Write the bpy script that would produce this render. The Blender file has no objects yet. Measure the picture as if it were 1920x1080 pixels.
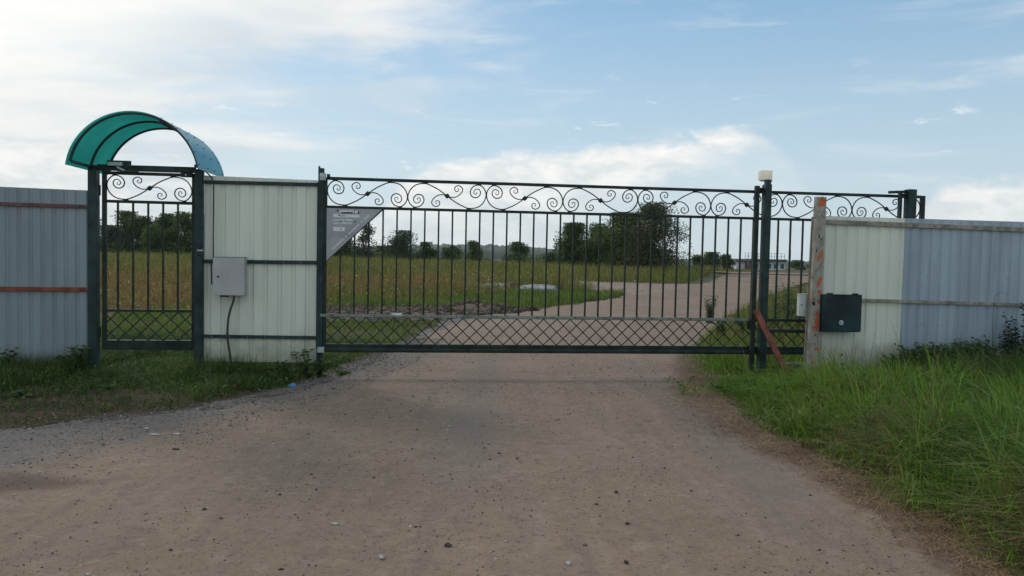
import bpy, bmesh, math, random
import numpy as np
from mathutils import Vector, Matrix, noise as mnoise

random.seed(7)
rng = np.random.default_rng(11)
SC = bpy.context.scene
COL = SC.collection
R_ = math.radians

# ------------------------------------------------------------------ camera
FPX = 1420.0
HC, RHO, FA = 483.0, 0.020, R_(6.8)
TH = math.atan((540 - HC) / FPX)
CP = Vector((0, 0, 1.5))
Fv = Vector((0, math.cos(TH), -math.sin(TH)))
U0 = Vector((0, math.sin(TH), math.cos(TH)))
Rv = Vector((1, 0, 0)) * math.cos(RHO) + U0 * math.sin(RHO)
Uv = Vector((-1, 0, 0)) * math.sin(RHO) + U0 * math.cos(RHO)
cd = bpy.data.cameras.new('camera')
cam = bpy.data.objects.new('camera', cd)
COL.objects.link(cam)
m = Matrix((Rv, Uv, -Fv)).transposed().to_4x4()
m.translation = CP
cam.matrix_world = m
cd.sensor_width = 36
cd.lens = FPX / 1920 * 36
cd.clip_start = 0.05
cd.clip_end = 6000
SC.camera = cam

# ------------------------------------------------------------------ light
SUN_AZ, SUN_EL = R_(-40), R_(30)
sd = bpy.data.lights.new('sun', 'SUN')
sd.energy = 1.1
sd.angle = R_(12)
sd.color = (1.0, 0.95, 0.87)
sun = bpy.data.objects.new('sun', sd)
COL.objects.link(sun)
sdir = Vector((math.sin(SUN_AZ) * math.cos(SUN_EL), math.cos(SUN_AZ) * math.cos(SUN_EL), math.sin(SUN_EL)))
sun.rotation_euler = sdir.to_track_quat('Z', 'Y').to_euler()
sun.location = (0, 0, 30)

SC.view_settings.view_transform = 'Standard'
SC.view_settings.look = 'None'
SC.view_settings.exposure = 0.22
SC.view_settings.gamma = 1.0
SC.view_settings.use_curve_mapping = False


class NT:
    """small node helper"""
    def __init__(s, tree):
        s.t = tree
        s.n = tree.nodes
        s.l = tree.links

    def add(s, typ, **kw):
        nd = s.n.new(typ)
        for k, v in kw.items():
            setattr(nd, k, v)
        return nd

    def set(s, sock, v):
        if isinstance(v, bpy.types.NodeSocket):
            s.l.new(v, sock)
        elif v is not None:
            if hasattr(sock.default_value, '__len__') and not hasattr(v, '__len__'):
                v = (v,) * len(sock.default_value)
            if hasattr(sock.default_value, '__len__') and len(sock.default_value) == 4 and len(v) == 3:
                v = (*v, 1)
            sock.default_value = v

    def math(s, op, a, b=None, c=None, clamp=False):
        nd = s.add('ShaderNodeMath', operation=op, use_clamp=clamp)
        s.set(nd.inputs[0], a)
        if b is not None: s.set(nd.inputs[1], b)
        if c is not None: s.set(nd.inputs[2], c)
        return nd.outputs[0]

    def mr(s, v, a, b, c=0.0, d=1.0, smooth=True):
        nd = s.add('ShaderNodeMapRange', interpolation_type='SMOOTHSTEP' if smooth else 'LINEAR')
        s.set(nd.inputs[0], v)
        for i, q in enumerate((a, b, c, d)):
            s.set(nd.inputs[i + 1], q)
        return nd.outputs[0]

    def mix(s, f, a, b):
        nd = s.add('ShaderNodeMix', data_type='RGBA')
        s.set(nd.inputs[0], f)
        s.set(nd.inputs[6], a)
        s.set(nd.inputs[7], b)
        return nd.outputs[2]

    def noise(s, vec, scale, detail=4, rough=0.55, dist=0.0, out=0):
        nd = s.add('ShaderNodeTexNoise')
        if vec is not None: s.set(nd.inputs['Vector'], vec)
        nd.inputs['Scale'].default_value = scale
        nd.inputs['Detail'].default_value = detail
        nd.inputs['Roughness'].default_value = rough
        nd.inputs['Distortion'].default_value = dist
        return nd.outputs[out]

    def mapping(s, vec, scale=(1, 1, 1), rot=(0, 0, 0), loc=(0, 0, 0)):
        nd = s.add('ShaderNodeMapping')
        s.set(nd.inputs[0], vec)
        nd.inputs['Location'].default_value = loc
        nd.inputs['Rotation'].default_value = rot
        nd.inputs['Scale'].default_value = scale
        return nd.outputs[0]


# ------------------------------------------------------------------ sky
def build_world():
    w = bpy.data.worlds.new('World')
    SC.world = w
    w.use_nodes = True
    T = NT(w.node_tree)
    T.n.clear()
    out = T.add('ShaderNodeOutputWorld')
    bg = T.add('ShaderNodeBackground')
    T.l.new(bg.outputs[0], out.inputs[0])
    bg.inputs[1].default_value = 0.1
    sky = T.add('ShaderNodeTexSky', sky_type='NISHITA', sun_disc=False)
    sky.sun_elevation = SUN_EL
    sky.sun_rotation = SUN_AZ % (2 * math.pi)
    sky.air_density = 1.0
    sky.dust_density = 0.6
    sky.ozone_density = 1.5
    tc = T.add('ShaderNodeTexCoord')
    vec = tc.outputs['Generated']
    sp = T.add('ShaderNodeSeparateXYZ')
    T.l.new(vec, sp.inputs[0])
    x, y, z = sp.outputs
    el = T.math('MULTIPLY', T.math('ARCSINE', z), 57.2958)
    az = T.math('MULTIPLY', T.math('ARCTAN2', x, y), 57.2958)
    # blue of the clear air, a little softened
    base = T.mix(0.60, sky.outputs[0], (1.9, 4.1, 6.3))
    base = T.mix(T.mr(el, -2, 24, 0.80, 0.0), base, (6.0, 7.0, 7.3))
    # high thin veil on a plane far up
    dz = T.math('MAXIMUM', z, 0.03)
    cx = T.math('DIVIDE', x, T.math('ADD', dz, 0.10))
    cy = T.math('DIVIDE', y, T.math('ADD', dz, 0.10))
    cb = T.add('ShaderNodeCombineXYZ')
    T.l.new(cx, cb.inputs[0]); T.l.new(cy, cb.inputs[1])
    pv = T.mapping(cb.outputs[0], scale=(0.75, 1.1, 1), rot=(0, 0, R_(28)), loc=(3.1, 1.7, 0))
    n1 = T.noise(pv, 0.9, 7, 0.55, 0.5)
    n2 = T.noise(pv, 2.7, 8, 0.62, 0.8)
    nn = T.math('ADD', T.math('MULTIPLY', n1, 0.65), T.math('MULTIPLY', n2, 0.35))
    # veil is thick towards the sun (left) and thins out to the right
    veil_amount = T.math('ADD', T.math('MULTIPLY', T.math('ABSOLUTE', T.math('ADD', az, 38)), -0.0096), 0.33)
    veil_amount = T.math('ADD', veil_amount, T.math('MULTIPLY', T.math('MINIMUM', T.math('SUBTRACT', el, 12), 14), 0.009))
    veil_amount = T.math('MAXIMUM', veil_amount, -0.16)
    veil_amount = T.math('ADD', veil_amount, T.math('MULTIPLY', T.mr(T.math('ABSOLUTE', az), 48, 85), 0.30))  # more veil added out of view, for brighter and less blue ambient light
    veil = T.mr(T.math('ADD', nn, veil_amount), 0.48, 0.76)
    veil = T.math('MULTIPLY', veil, 0.96)
    # brightness of the veil: brighter round the sun
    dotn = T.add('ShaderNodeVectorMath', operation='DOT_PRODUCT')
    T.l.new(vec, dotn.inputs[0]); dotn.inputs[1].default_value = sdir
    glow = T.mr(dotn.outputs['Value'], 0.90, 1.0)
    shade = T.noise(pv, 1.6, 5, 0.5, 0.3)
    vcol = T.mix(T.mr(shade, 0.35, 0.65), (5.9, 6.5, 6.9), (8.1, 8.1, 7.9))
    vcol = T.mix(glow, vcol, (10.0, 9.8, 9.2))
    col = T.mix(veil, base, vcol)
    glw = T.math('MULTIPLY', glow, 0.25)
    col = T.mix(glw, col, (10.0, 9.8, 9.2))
    # low cumulus bank along the horizon; its crest height by azimuth
    cv = T.add('ShaderNodeCombineXYZ')
    T.l.new(az, cv.inputs[0]); T.l.new(el, cv.inputs[1])
    av = cv.outputs[0]
    fc = T.add('ShaderNodeFloatCurve')
    T.set(fc.inputs['Value'], T.mr(az, -180, 180, smooth=False))
    pts = [(-180, 3), (-120, 5.5), (-60, 4), (-42, 6.2), (-33, 7.4), (-28, 6.2), (-25, 3.0), (-12, 2.6), (-8.5, 5.6), (-3, 7.6),
           (4, 8.3), (9, 8.7), (14, 9.2), (16.0, 9.7), (18.0, 9.2), (20.0, 7.2), (22, 4.6), (24, 3.4), (28, 4.4),
           (33, 5.6), (60, 3.5), (100, 6), (180, 3)]
    cm = fc.mapping
    c = cm.curves[0]
    c.points[0].location = ((pts[0][0] + 180) / 360, pts[0][1] / 12)
    c.points[1].location = ((pts[-1][0] + 180) / 360, pts[-1][1] / 12)
    for a, e in pts[1:-1]:
        c.points.new((a + 180) / 360, e / 12)
    cm.update()
    crest = T.math('MULTIPLY', fc.outputs[0], 12)
    cn = T.noise(T.mapping(av, scale=(0.35, 0.6, 1)), 1.0, 7, 0.6, 0.2)
    crest = T.math('ADD', crest, T.math('MULTIPLY', T.math('SUBTRACT', cn, 0.5), 3.0))
    d = T.math('SUBTRACT', crest, el)
    cum = T.mr(d, -0.25, 0.9)
    fade = T.mr(el, 2.0, 6.0, 0.75, 1.0)
    body = T.noise(T.mapping(av, scale=(0.25, 0.6, 1), loc=(4, 2, 0)), 1.2, 6, 0.6, 0.3)
    ccol = T.mix(T.mr(body, 0.35, 0.68), (7.0, 7.3, 7.3), (8.9, 8.8, 8.5))
    soft = T.mr(body, 0.30, 0.55, 0.72, 1.0)
    cmask = T.math('MULTIPLY', T.math('MULTIPLY', cum, fade), soft)
    # the bank thins out to the right below its crest
    rt = T.mr(T.math('SUBTRACT', az, T.math('ADD', T.math('MULTIPLY', el, 2.3), T.math('MULTIPLY', T.math('SUBTRACT', cn, 0.5), 7))), -6, 0.5, 1, 0)
    rt = T.math('MAXIMUM', rt, T.mr(T.math('ABSOLUTE', T.math('SUBTRACT', az, 16)), 9, 13))
    cmask = T.math('MULTIPLY', cmask, T.mr(rt, 0, 1, 0.25, 1, smooth=False))
    cmask = T.math('MULTIPLY', cmask, T.mr(d, 0.2, 7.5, 1.0, 0.7))
    col = T.mix(cmask, col, ccol)
    # streaky cirrus filaments across the clear part
    sn = T.noise(T.mapping(av, scale=(0.045, 0.30, 1), rot=(0, 0, -0.22), loc=(2, 11, 0)), 1.3, 8, 0.62, 0.7)
    col = T.mix(T.math('MULTIPLY', T.mr(sn, 0.50, 0.74), 0.42), col, (7.6, 7.8, 7.9))
    # a few small wisps
    wn = T.noise(T.mapping(av, scale=(0.16, 0.55, 1), rot=(0, 0, 0.15), loc=(9, 3, 0)), 1.6, 8, 0.66, 0.6)
    wm = T.math('MULTIPLY', T.mr(wn, 0.60, 0.74), T.math('MULTIPLY', T.mr(el, 1.5, 4), T.mr(el, 9.5, 15, 1, 0)))
    col = T.mix(T.math('MULTIPLY', wm, 0.6), col, (8.8, 8.9, 8.8))
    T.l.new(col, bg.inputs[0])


build_world()

# ------------------------------------------------------------------ frame helpers
def ray(px, py):
    return Fv + Rv * ((px - 960) / FPX) - Uv * ((py - 540) / FPX)


_a = ray(600, 500)
A0 = CP + _a * (9.2 / _a.y)
A0.z = 0
ux = Vector((math.cos(FA), math.sin(FA), 0))      # along the fence
uy = Vector((-math.sin(FA), math.cos(FA), 0))     # away from the viewer
FRM = Matrix.Translation(A0) @ Matrix.Rotation(FA, 4, 'Z')


def fr(px, py, d=0.0):
    """point of the upright plane through the fence line (pushed back by d): (s, z)"""
    r = ray(px, py)
    t = ((A0 + uy * d - CP).dot(uy)) / r.dot(uy)
    P = CP + r * t - A0
    return P.dot(ux), P.z


def sx(px, py=500, d=0.0): return fr(px, py, d)[0]
def zy(px, py, d=0.0): return fr(px, py, d)[1]


def smooth(a, b, v):
    t = np.clip((v - a) / (b - a), 0, 1)
    return t * t * (3 - 2 * t)


def hgt(x, y):
    x = np.asarray(x, float); y = np.asarray(y, float)
    h = 0.52 * smooth(24, 60, y)
    h = h + 0.012 * np.sin(x * 1.3 + 0.7 * y) * np.cos(y * 0.9 - x * .4)
    h = h + 0.12 * smooth(-3, -14, x) * smooth(20, 60, y)
    # low verge banks, both sides of the road
    h = h + 0.09 * smooth(2.6, 3.6, x) * smooth(13, 9, y)
    h = h + 0.05 * smooth(-2.6, -3.4, x) * smooth(13, 9, y)
    h = h + 0.14 * np.exp(-((x + 2.1) / 1.9) ** 2 - ((y - 18.6) / 1.0) ** 2)
    h = h + 0.22 * np.exp(-((x + 1.1) / 0.9) ** 2 - ((y - 21.0) / 1.2) ** 2)
    h = h - 1.5 * smooth(90, 300, y)
    return h


def gp(px, py):
    r = ray(px, py)
    z = 0.0
    for _ in range(30):
        t = (z - CP.z) / r.z
        P = CP + r * t
        z = 0.6 * z + 0.4 * float(hgt(P.x, P.y))
    return P.x, P.y


# ------------------------------------------------------------------ object helpers
def props(o, label=None, cat=None, group=None, kind=None):
    if label: o['label'] = label
    if cat: o['category'] = cat
    if group: o['group'] = group
    if kind: o['kind'] = kind
    return o


def link(name, data, parent=None):
    o = bpy.data.objects.new(name, data)
    COL.objects.link(o)
    if parent is not None: o.parent = parent
    return o


def thing(name, label, cat, s=0, y=0, z=0, group=None):
    """an Empty in fence coordinates"""
    o = link(name, None)
    o.empty_display_size = 0.1
    o.matrix_world = FRM @ Matrix.Translation((s, y, z))
    o['org'] = (s, y, z)
    return props(o, label, cat, group)


def wthing(name, label, cat, loc, group=None, rz=0):
    o = link(name, None)
    o.empty_display_size = 0.1
    o.location = loc
    o.rotation_euler = (0, 0, rz)
    return props(o, label, cat, group)


def fmesh(bm, name, m, shade=False):
    me = bpy.data.meshes.new(name)
    bmesh.ops.recalc_face_normals(bm, faces=bm.faces)
    bm.to_mesh(me)
    bm.free()
    me.materials.append(m)
    if shade:
        for p in me.polygons: p.use_smooth = True
    return me


def part(name, bm, m, parent, at=None, shade=False):
    """mesh given in fence coordinates becomes a child of a fence thing; own origin at `at`"""
    org = Vector(parent['org']) if 'org' in parent else Vector((0, 0, 0))
    at = Vector(at) if at is not None else org
    for v in bm.verts: v.co -= at
    o = link(name, fmesh(bm, name, m, shade), parent)
    o.location = at - org
    o['org'] = tuple(at)
    return o


def box(bm, x0, x1, y0, y1, z0, z1, bev=0.0):
    vs = [bm.verts.new(p) for p in ((x0, y0, z0), (x1, y0, z0), (x1, y1, z0), (x0, y1, z0),
                                    (x0, y0, z1), (x1, y0, z1), (x1, y1, z1), (x0, y1, z1))]
    fs = [bm.faces.new([vs[i] for i in q]) for q in ((0, 3, 2, 1), (4, 5, 6, 7), (0, 1, 5, 4), (1, 2, 6, 5), (2, 3, 7, 6), (3, 0, 4, 7))]
    if bev:
        es = list({e for f in fs for e in f.edges})
        bmesh.ops.bevel(bm, geom=es, offset=bev, segments=1, profile=0.7, affect='EDGES')
    return vs


def B(x0, x1, y0, y1, z0, z1, bev=0.0):
    bm = bmesh.new()
    box(bm, x0, x1, y0, y1, z0, z1, bev)
    return bm


def bar(bm, p, q, w, t, bev=0.0, up=(0, 1, 0)):
    """rectangular bar from p to q, w across (in the plane), t thick along `up`"""
    p, q = Vector(p), Vector(q)
    d = (q - p).normalized()
    n = Vector(up)
    n = (n - d * n.dot(d)).normalized()
    c = d.cross(n)
    vs = []
    for e in (p, q):
        for i, j in ((-1, -1), (1, -1), (1, 1), (-1, 1)):
            vs.append(bm.verts.new(e + c * (i * w / 2) + n * (j * t / 2)))
    fs = [bm.faces.new([vs[i] for i in k]) for k in ((0, 1, 2, 3), (7, 6, 5, 4), (0, 4, 5, 1), (1, 5, 6, 2), (2, 6, 7, 3), (3, 7, 4, 0))]
    if bev:
        bmesh.ops.bevel(bm, geom=list({e for f in fs for e in f.edges}), offset=bev, segments=1, profile=0.7, affect='EDGES')


def BAR(p, q, w, t, bev=0.0, up=(0, 1, 0)):
    bm = bmesh.new()
    bar(bm, p, q, w, t, bev, up)
    return bm


def tube(bm, pts, rad, n=8, caps=True, up=(0, 1, 0), square=False):
    pts = [Vector(p) for p in pts]
    if not hasattr(rad, '__len__'): rad = [rad] * len(pts)
    rings = []
    for i, p in enumerate(pts):
        a = pts[max(i - 1, 0)]; b = pts[min(i + 1, len(pts) - 1)]
        d = (b - a).normalized()
        u = Vector(up)
        if abs(u.dot(d)) > 0.97: u = Vector((1, 0, 0))
        u = (u - d * u.dot(d)).normalized()
        c = d.cross(u)
        ring = []
        for k in range(n):
            t = 2 * math.pi * k / n + (math.pi / 4 if n == 4 else 0)
            ring.append(bm.verts.new(p + (u * math.cos(t) + c * math.sin(t)) * rad[i]))
        rings.append(ring)
    for r0, r1 in zip(rings, rings[1:]):
        for k in range(n):
            bm.faces.new((r0[k], r0[(k + 1) % n], r1[(k + 1) % n], r1[k]))
    if caps:
        bm.faces.new(rings[0][::-1]); bm.faces.new(rings[-1])


def TUBE(pts, rad, n=8, **k):
    bm = bmesh.new()
    tube(bm, pts, rad, n, **k)
    return bm


def catmull(P, k=5):
    P = [Vector(p) for p in P]
    out = []
    for i in range(len(P) - 1):
        p0 = P[max(i - 1, 0)]; p1 = P[i]; p2 = P[i + 1]; p3 = P[min(i + 2, len(P) - 1)]
        for j in range(k):
            t = j / k
            out.append(0.5 * ((2 * p1) + (p2 - p0) * t + (2 * p0 - 5 * p1 + 4 * p2 - p3) * t * t + (3 * p1 - p0 - 3 * p2 + p3) * t ** 3))
    out.append(P[-1])
    return out


def lump(bm, c, r, sub=1, amp=0.25, sc=(1, 1, 1), seed=0.0):
    g = bmesh.ops.create_icosphere(bm, subdivisions=sub, radius=1)
    for v in g['verts']:
        nz = mnoise.noise(v.co * 1.6 + Vector((seed, seed * 2.1, seed * .7)))
        k = r * (1 + amp * nz * 2)
        v.co = Vector((v.co.x * k * sc[0], v.co.y * k * sc[1], v.co.z * k * sc[2])) + Vector(c)


# ------------------------------------------------------------------ materials
MATS = {}


def mat(name, col, rough=0.6, var=0.12, scale=8.0, col2=None, bump=0.0, bscale=60.0, metal=0.0, spec=0.5,
        streak=False, dirt=None, dirt_h=None, island=0.0, worn=None, coords='Object'):
    m = bpy.data.materials.new(name)
    m.use_nodes = True
    T = NT(m.node_tree)
    T.n.clear()
    out = T.add('ShaderNodeOutputMaterial')
    p = T.add('ShaderNodeBsdfPrincipled')
    T.l.new(p.outputs[0], out.inputs[0])
    if coords == 'World':
        vec = T.add('ShaderNodeNewGeometry').outputs['Position']
    else:
        vec = T.add('ShaderNodeTexCoord').outputs['Object']
    v = T.mapping(vec, scale=(1, 1, 0.12)) if streak else vec
    n = T.noise(v, scale, 5, 0.6)
    c2 = col2 if col2 else tuple(c * (1 - 2.2 * var) for c in col)
    c1 = tuple(min(1, c * (1 + var)) for c in col)
    c = T.mix(T.mr(n, 0.3, 0.7), c2, c1)
    if worn:
        wn = T.noise(vec, worn[1], 6, 0.65)
        c = T.mix(T.mr(wn, worn[2], worn[2] + 0.05), c, worn[0])
    if dirt:
        pos = T.add('ShaderNodeNewGeometry').outputs['Position']
        s = T.add('ShaderNodeSeparateXYZ'); T.l.new(pos, s.inputs[0])
        dn = T.noise(pos, 5, 5, 0.65)
        f = T.mr(T.math('SUBTRACT', s.outputs[2], T.math('MULTIPLY', dn, dirt_h * 1.2)), -dirt_h * 0.2, dirt_h * 0.75, 0.75, 0.0)
        c = T.mix(f, c, dirt)
    if island:
        g = T.add('ShaderNodeNewGeometry')
        hs = T.add('ShaderNodeHueSaturation')
        T.set(hs.inputs['Color'], c)
        T.set(hs.inputs['Value'], T.mr(g.outputs['Random Per Island'], 0, 1, 1 - island, 1 + island, smooth=False))
        c = hs.outputs[0]
    T.l.new(c, p.inputs['Base Color'])
    T.set(p.inputs['Roughness'], T.mr(T.noise(vec, scale * 1.7, 4), 0.3, 0.7, max(0.05, rough - 0.1), min(1, rough + 0.1)))
    p.inputs['Metallic'].default_value = metal
    p.inputs['Specular IOR Level'].default_value = spec
    if bump:
        b = T.add('ShaderNodeBump')
        b.inputs['Strength'].default_value = bump
        b.inputs['Distance'].default_value = 0.01
        T.l.new(T.noise(vec, bscale, 6, 0.65), b.inputs['Height'])
        T.l.new(b.outputs[0], p.inputs['Normal'])
    MATS[name] = m
    return m


def foliage(name, ca, cb, cc=None, isl=0.45, trans=0.35, pscale=0.25, rough=0.6, spec=0.25, cc_amt=(0.55, 0.75), xbrown=None):
    """two-sided leaf / blade material, colour varies by patch and by blade"""
    m = bpy.data.materials.new(name)
    m.use_nodes = True
    T = NT(m.node_tree)
    T.n.clear()
    out = T.add('ShaderNodeOutputMaterial')
    p = T.add('ShaderNodeBsdfPrincipled')
    tr = T.add('ShaderNodeBsdfTranslucent')
    g = T.add('ShaderNodeNewGeometry')
    rnd = g.outputs['Random Per Island']
    pos = g.outputs['Position']
    n = T.noise(pos, pscale, 4, 0.6)
    c = T.mix(T.mr(T.math('ADD', n, T.math('MULTIPLY', T.math('SUBTRACT', rnd, 0.5), 0.35)), 0.35, 0.65), ca, cb)
    if cc:
        n2 = T.noise(T.mapping(pos, loc=(13, 5, 2)), pscale * 2.3, 4, 0.6)
        r2 = T.math('FRACT', T.math('MULTIPLY', rnd, 17.3))
        v = T.math('ADD', n2, T.math('MULTIPLY', T.math('SUBTRACT', r2, 0.5), 0.5))
        if xbrown:
            s = T.add('ShaderNodeSeparateXYZ'); T.l.new(pos, s.inputs[0])
            f_ = T.math('MULTIPLY', T.mr(s.outputs[0], xbrown[0], xbrown[1], 1, 0), T.mr(s.outputs[1], xbrown[3], xbrown[4], 1, 0.1))
            v = T.math('ADD', v, T.math('MULTIPLY', T.math('SUBTRACT', f_, 0.35), xbrown[2]))
        c = T.mix(T.mr(v, cc_amt[0], cc_amt[1]), c, cc)
    hs = T.add('ShaderNodeHueSaturation')
    T.set(hs.inputs['Color'], c)
    r3 = T.math('FRACT', T.math('MULTIPLY', rnd, 7.7))
    T.set(hs.inputs['Value'], T.mr(r3, 0, 1, 1 - isl, 1 + isl, smooth=False))
    c = hs.outputs[0]
    T.l.new(c, p.inputs['Base Color']); T.l.new(c, tr.inputs[0])
    p.inputs['Roughness'].default_value = rough
    p.inputs['Specular IOR Level'].default_value = spec
    mx = T.add('ShaderNodeMixShader')
    mx.inputs[0].default_value = trans
    T.l.new(p.outputs[0], mx.inputs[1]); T.l.new(tr.outputs[0], mx.inputs[2])
    T.l.new(mx.outputs[0], out.inputs[0])
    MATS[name] = m
    return m


GREEN = mat('dark_green_paint', (0.018, 0.032, 0.026), 0.5, 0.25, 6, bump=0.15, bscale=90, worn=((0.07, 0.05, 0.035), 22, 0.70), spec=0.2)
GREEN2 = mat('post_green_paint', (0.020, 0.044, 0.045), 0.5, spec=0.22, var=0.25, scale=5, bump=0.15, bscale=80, worn=((0.05, 0.045, 0.04), 15, 0.72), streak=False,
             dirt=(0.05, 0.035, 0.025), dirt_h=0.12)
IRON = mat('wrought_iron_paint', (0.022, 0.028, 0.024), 0.55, 0.3, 30, spec=0.25, worn=((0.075, 0.035, 0.025), 18, 0.60))
CREAM = mat('cream_sheet', (0.60, 0.65, 0.565), 0.42, 0.06, 2.0, streak=True, bump=0.05, bscale=12, dirt=(0.25, 0.25, 0.18), dirt_h=0.45)
BLUE = mat('blue_grey_sheet', (0.28, 0.36, 0.43), 0.36, 0.10, 2.6, streak=True, bump=0.05, bscale=12, dirt=(0.15, 0.17, 0.15), dirt_h=0.4)
GREYS = mat('grey_blue_sheet', (0.205, 0.262, 0.29), 0.38, 0.10, 2.8, streak=True, bump=0.05, bscale=12, dirt=(0.13, 0.14, 0.12), dirt_h=0.3)
REDRAIL = mat('red_brown_primer', (0.19, 0.05, 0.028), 0.7, 0.25, 9, bump=0.3, worn=((0.3, 0.14, 0.09), 14, 0.64))
BROWNRAIL = mat('brown_primer', (0.12, 0.05, 0.045), 0.6, 0.25, 9, bump=0.3)
WOOD = mat('weathered_rail', (0.27, 0.25, 0.21), 0.85, 0.2, 10, bump=0.5, bscale=40, worn=((0.19, 0.09, 0.05), 4.5, 0.62))
GALV = mat('galvanised_steel', (0.36, 0.43, 0.42), 0.45, 0.15, 14, metal=0.35, bump=0.1)
BOXG = mat('light_grey_box_paint', (0.37, 0.38, 0.385), 0.42, 0.06, 5, bump=0.08, bscale=150)
BOXGS = mat('pale_box_paint', (0.55, 0.60, 0.58), 0.42, 0.06, 5)
DKBOX = mat('dark_teal_box_paint', (0.009, 0.034, 0.040), 0.42, 0.3, 3, spec=0.25, bump=0.08, bscale=60)
BLACK = mat('black_rubber', (0.018, 0.018, 0.020), 0.6, 0.2, 12)
LOCKM = mat('lock_metal', (0.5, 0.52, 0.5), 0.4, 0.1, 40, metal=0.5)
RUST = mat('dark_rust', (0.05, 0.012, 0.008), 0.85, 0.3, 20, bump=0.6)
ORANGE = mat('orange_primer_flake', (0.55, 0.10, 0.035), 0.7, 0.25, 15, bump=0.3)
SIGNM = mat('grey_sign_sheet', (0.30, 0.33, 0.34), 0.45, 0.1, 5, bump=0.05)
PRINT = mat('pale_sign_print', (0.62, 0.67, 0.70), 0.5, 0.06, 20)
INK = mat('black_sign_ink', (0.02, 0.025, 0.03), 0.6, 0.1, 20)
CANFR = mat('canopy_frame_paint', (0.01, 0.016, 0.018), 0.5, 0.2, 9)
CONC = mat('pale_concrete', (0.30, 0.30, 0.28), 0.9, 0.2, 5, bump=0.8, bscale=14, worn=((0.12, 0.12, 0.10), 7, 0.60))
STONEB = mat('brown_stone', (0.10, 0.05, 0.035), 0.9, 0.25, 8, bump=0.7, bscale=14)
STONEW = mat('pale_stone', (0.5, 0.48, 0.45), 0.85, 0.15, 30, bump=0.5)
STONED = mat('dark_clod', (0.075, 0.055, 0.045), 0.95, 0.3, 30, bump=0.5)
LITTER = mat('blue_plastic', (0.06, 0.30, 0.55), 0.35, 0.2, 30)
SHED = mat('white_shed_wall', (0.55, 0.58, 0.62), 0.7, 0.05, 1.0)
ROOFD = mat('dark_roof_edge', (0.05, 0.07, 0.09), 0.7, 0.1, 2)
STEELF = mat('far_grey_steel', (0.20, 0.24, 0.27), 0.6, 0.1, 2)
BARK = mat('bark', (0.06, 0.05, 0.04), 0.95, 0.3, 6, bump=0.6)
WOODRED = mat('red_brown_board', (0.21, 0.062, 0.040), 0.75, 0.25, 8, bump=0.4, bscale=50, worn=((0.33, 0.19, 0.13), 16, 0.66))


def make_rusty():
    m = mat('flaking_post_paint', (0.30, 0.29, 0.25), 0.75, 0.16, 9, bump=0.6, bscale=35)
    T = NT(m.node_tree)
    p = [n for n in T.n if n.type == 'BSDF_PRINCIPLED'][0]
    src = p.inputs['Base Color'].links[0].from_socket
    tc = T.add('ShaderNodeTexCoord').outputs['Object']
    a = T.noise(T.mapping(tc, scale=(1, 1, 0.6)), 9, 6, 0.7)
    c = T.mix(T.mr(a, 0.575, 0.61), src, (0.52, 0.10, 0.035))
    b = T.noise(T.mapping(tc, loc=(4, 7, 1)), 12, 6, 0.7)
    c = T.mix(T.mr(b, 0.62, 0.65), c, (0.07, 0.018, 0.012))
    T.l.new(c, p.inputs['Base Color'])
    return m


RUSTY = make_rusty()


def make_canopy():
    m = bpy.data.materials.new('teal_polycarbonate')
    m.use_nodes = True
    T = NT(m.node_tree); T.n.clear()
    out = T.add('ShaderNodeOutputMaterial')
    tc = T.add('ShaderNodeTexCoord').outputs['Object']
    n = T.noise(tc, 2.5, 4)
    c = T.mix(T.mr(n, 0.3, 0.7), (0.014, 0.235, 0.20), (0.024, 0.31, 0.265))
    tr = T.add('ShaderNodeBsdfTranslucent'); T.l.new(c, tr.inputs[0])
    di = T.add('ShaderNodeBsdfDiffuse'); T.set(di.inputs[0], (0.03, 0.24, 0.30))
    gl = T.add('ShaderNodeBsdfGlossy'); gl.inputs['Roughness'].default_value = 0.16
    T.set(gl.inputs[0], (0.55, 0.78, 0.9))
    m1 = T.add('ShaderNodeMixShader'); m1.inputs[0].default_value = 0.35
    T.l.new(tr.outputs[0], m1.inputs[1]); T.l.new(di.outputs[0], m1.inputs[2])
    lw = T.add('ShaderNodeLayerWeight'); lw.inputs[0].default_value = 0.5
    # the film gloss is on the weather side only
    m2 = T.add('ShaderNodeMixShader')
    T.l.new(T.math('ADD', T.math('MULTIPLY', T.math('POWER', lw.outputs['Facing'], 3.0), T.math('SUBTRACT', 0.5, T.math('MULTIPLY', T.add('ShaderNodeNewGeometry').outputs['Backfacing'], 0.42))), 0.04), m2.inputs[0])
    T.l.new(m1.outputs[0], m2.inputs[1]); T.l.new(gl.outputs[0], m2.inputs[2])
    T.l.new(m2.outputs[0], out.inputs[0])
    return m


CANO = make_canopy()


def make_lampmat():
    m = bpy.data.materials.new('frosted_lamp_plastic')
    m.use_nodes = True
    T = NT(m.node_tree)
    p = [n for n in T.n if n.type == 'BSDF_PRINCIPLED'][0]
    p.inputs['Base Color'].default_value = (0.88, 0.86, 0.74, 1)
    p.inputs['Roughness'].default_value = 0.35
    out = [n for n in T.n if n.type == 'OUTPUT_MATERIAL'][0]
    tr = T.add('ShaderNodeBsdfTranslucent'); T.set(tr.inputs[0], (0.97, 0.95, 0.84))
    mx = T.add('ShaderNodeMixShader'); mx.inputs[0].default_value = 0.65
    T.l.new(p.outputs[0], mx.inputs[1]); T.l.new(tr.outputs[0], mx.inputs[2])
    T.l.new(mx.outputs[0], out.inputs[0])
    return m


LAMPM = make_lampmat()


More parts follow.
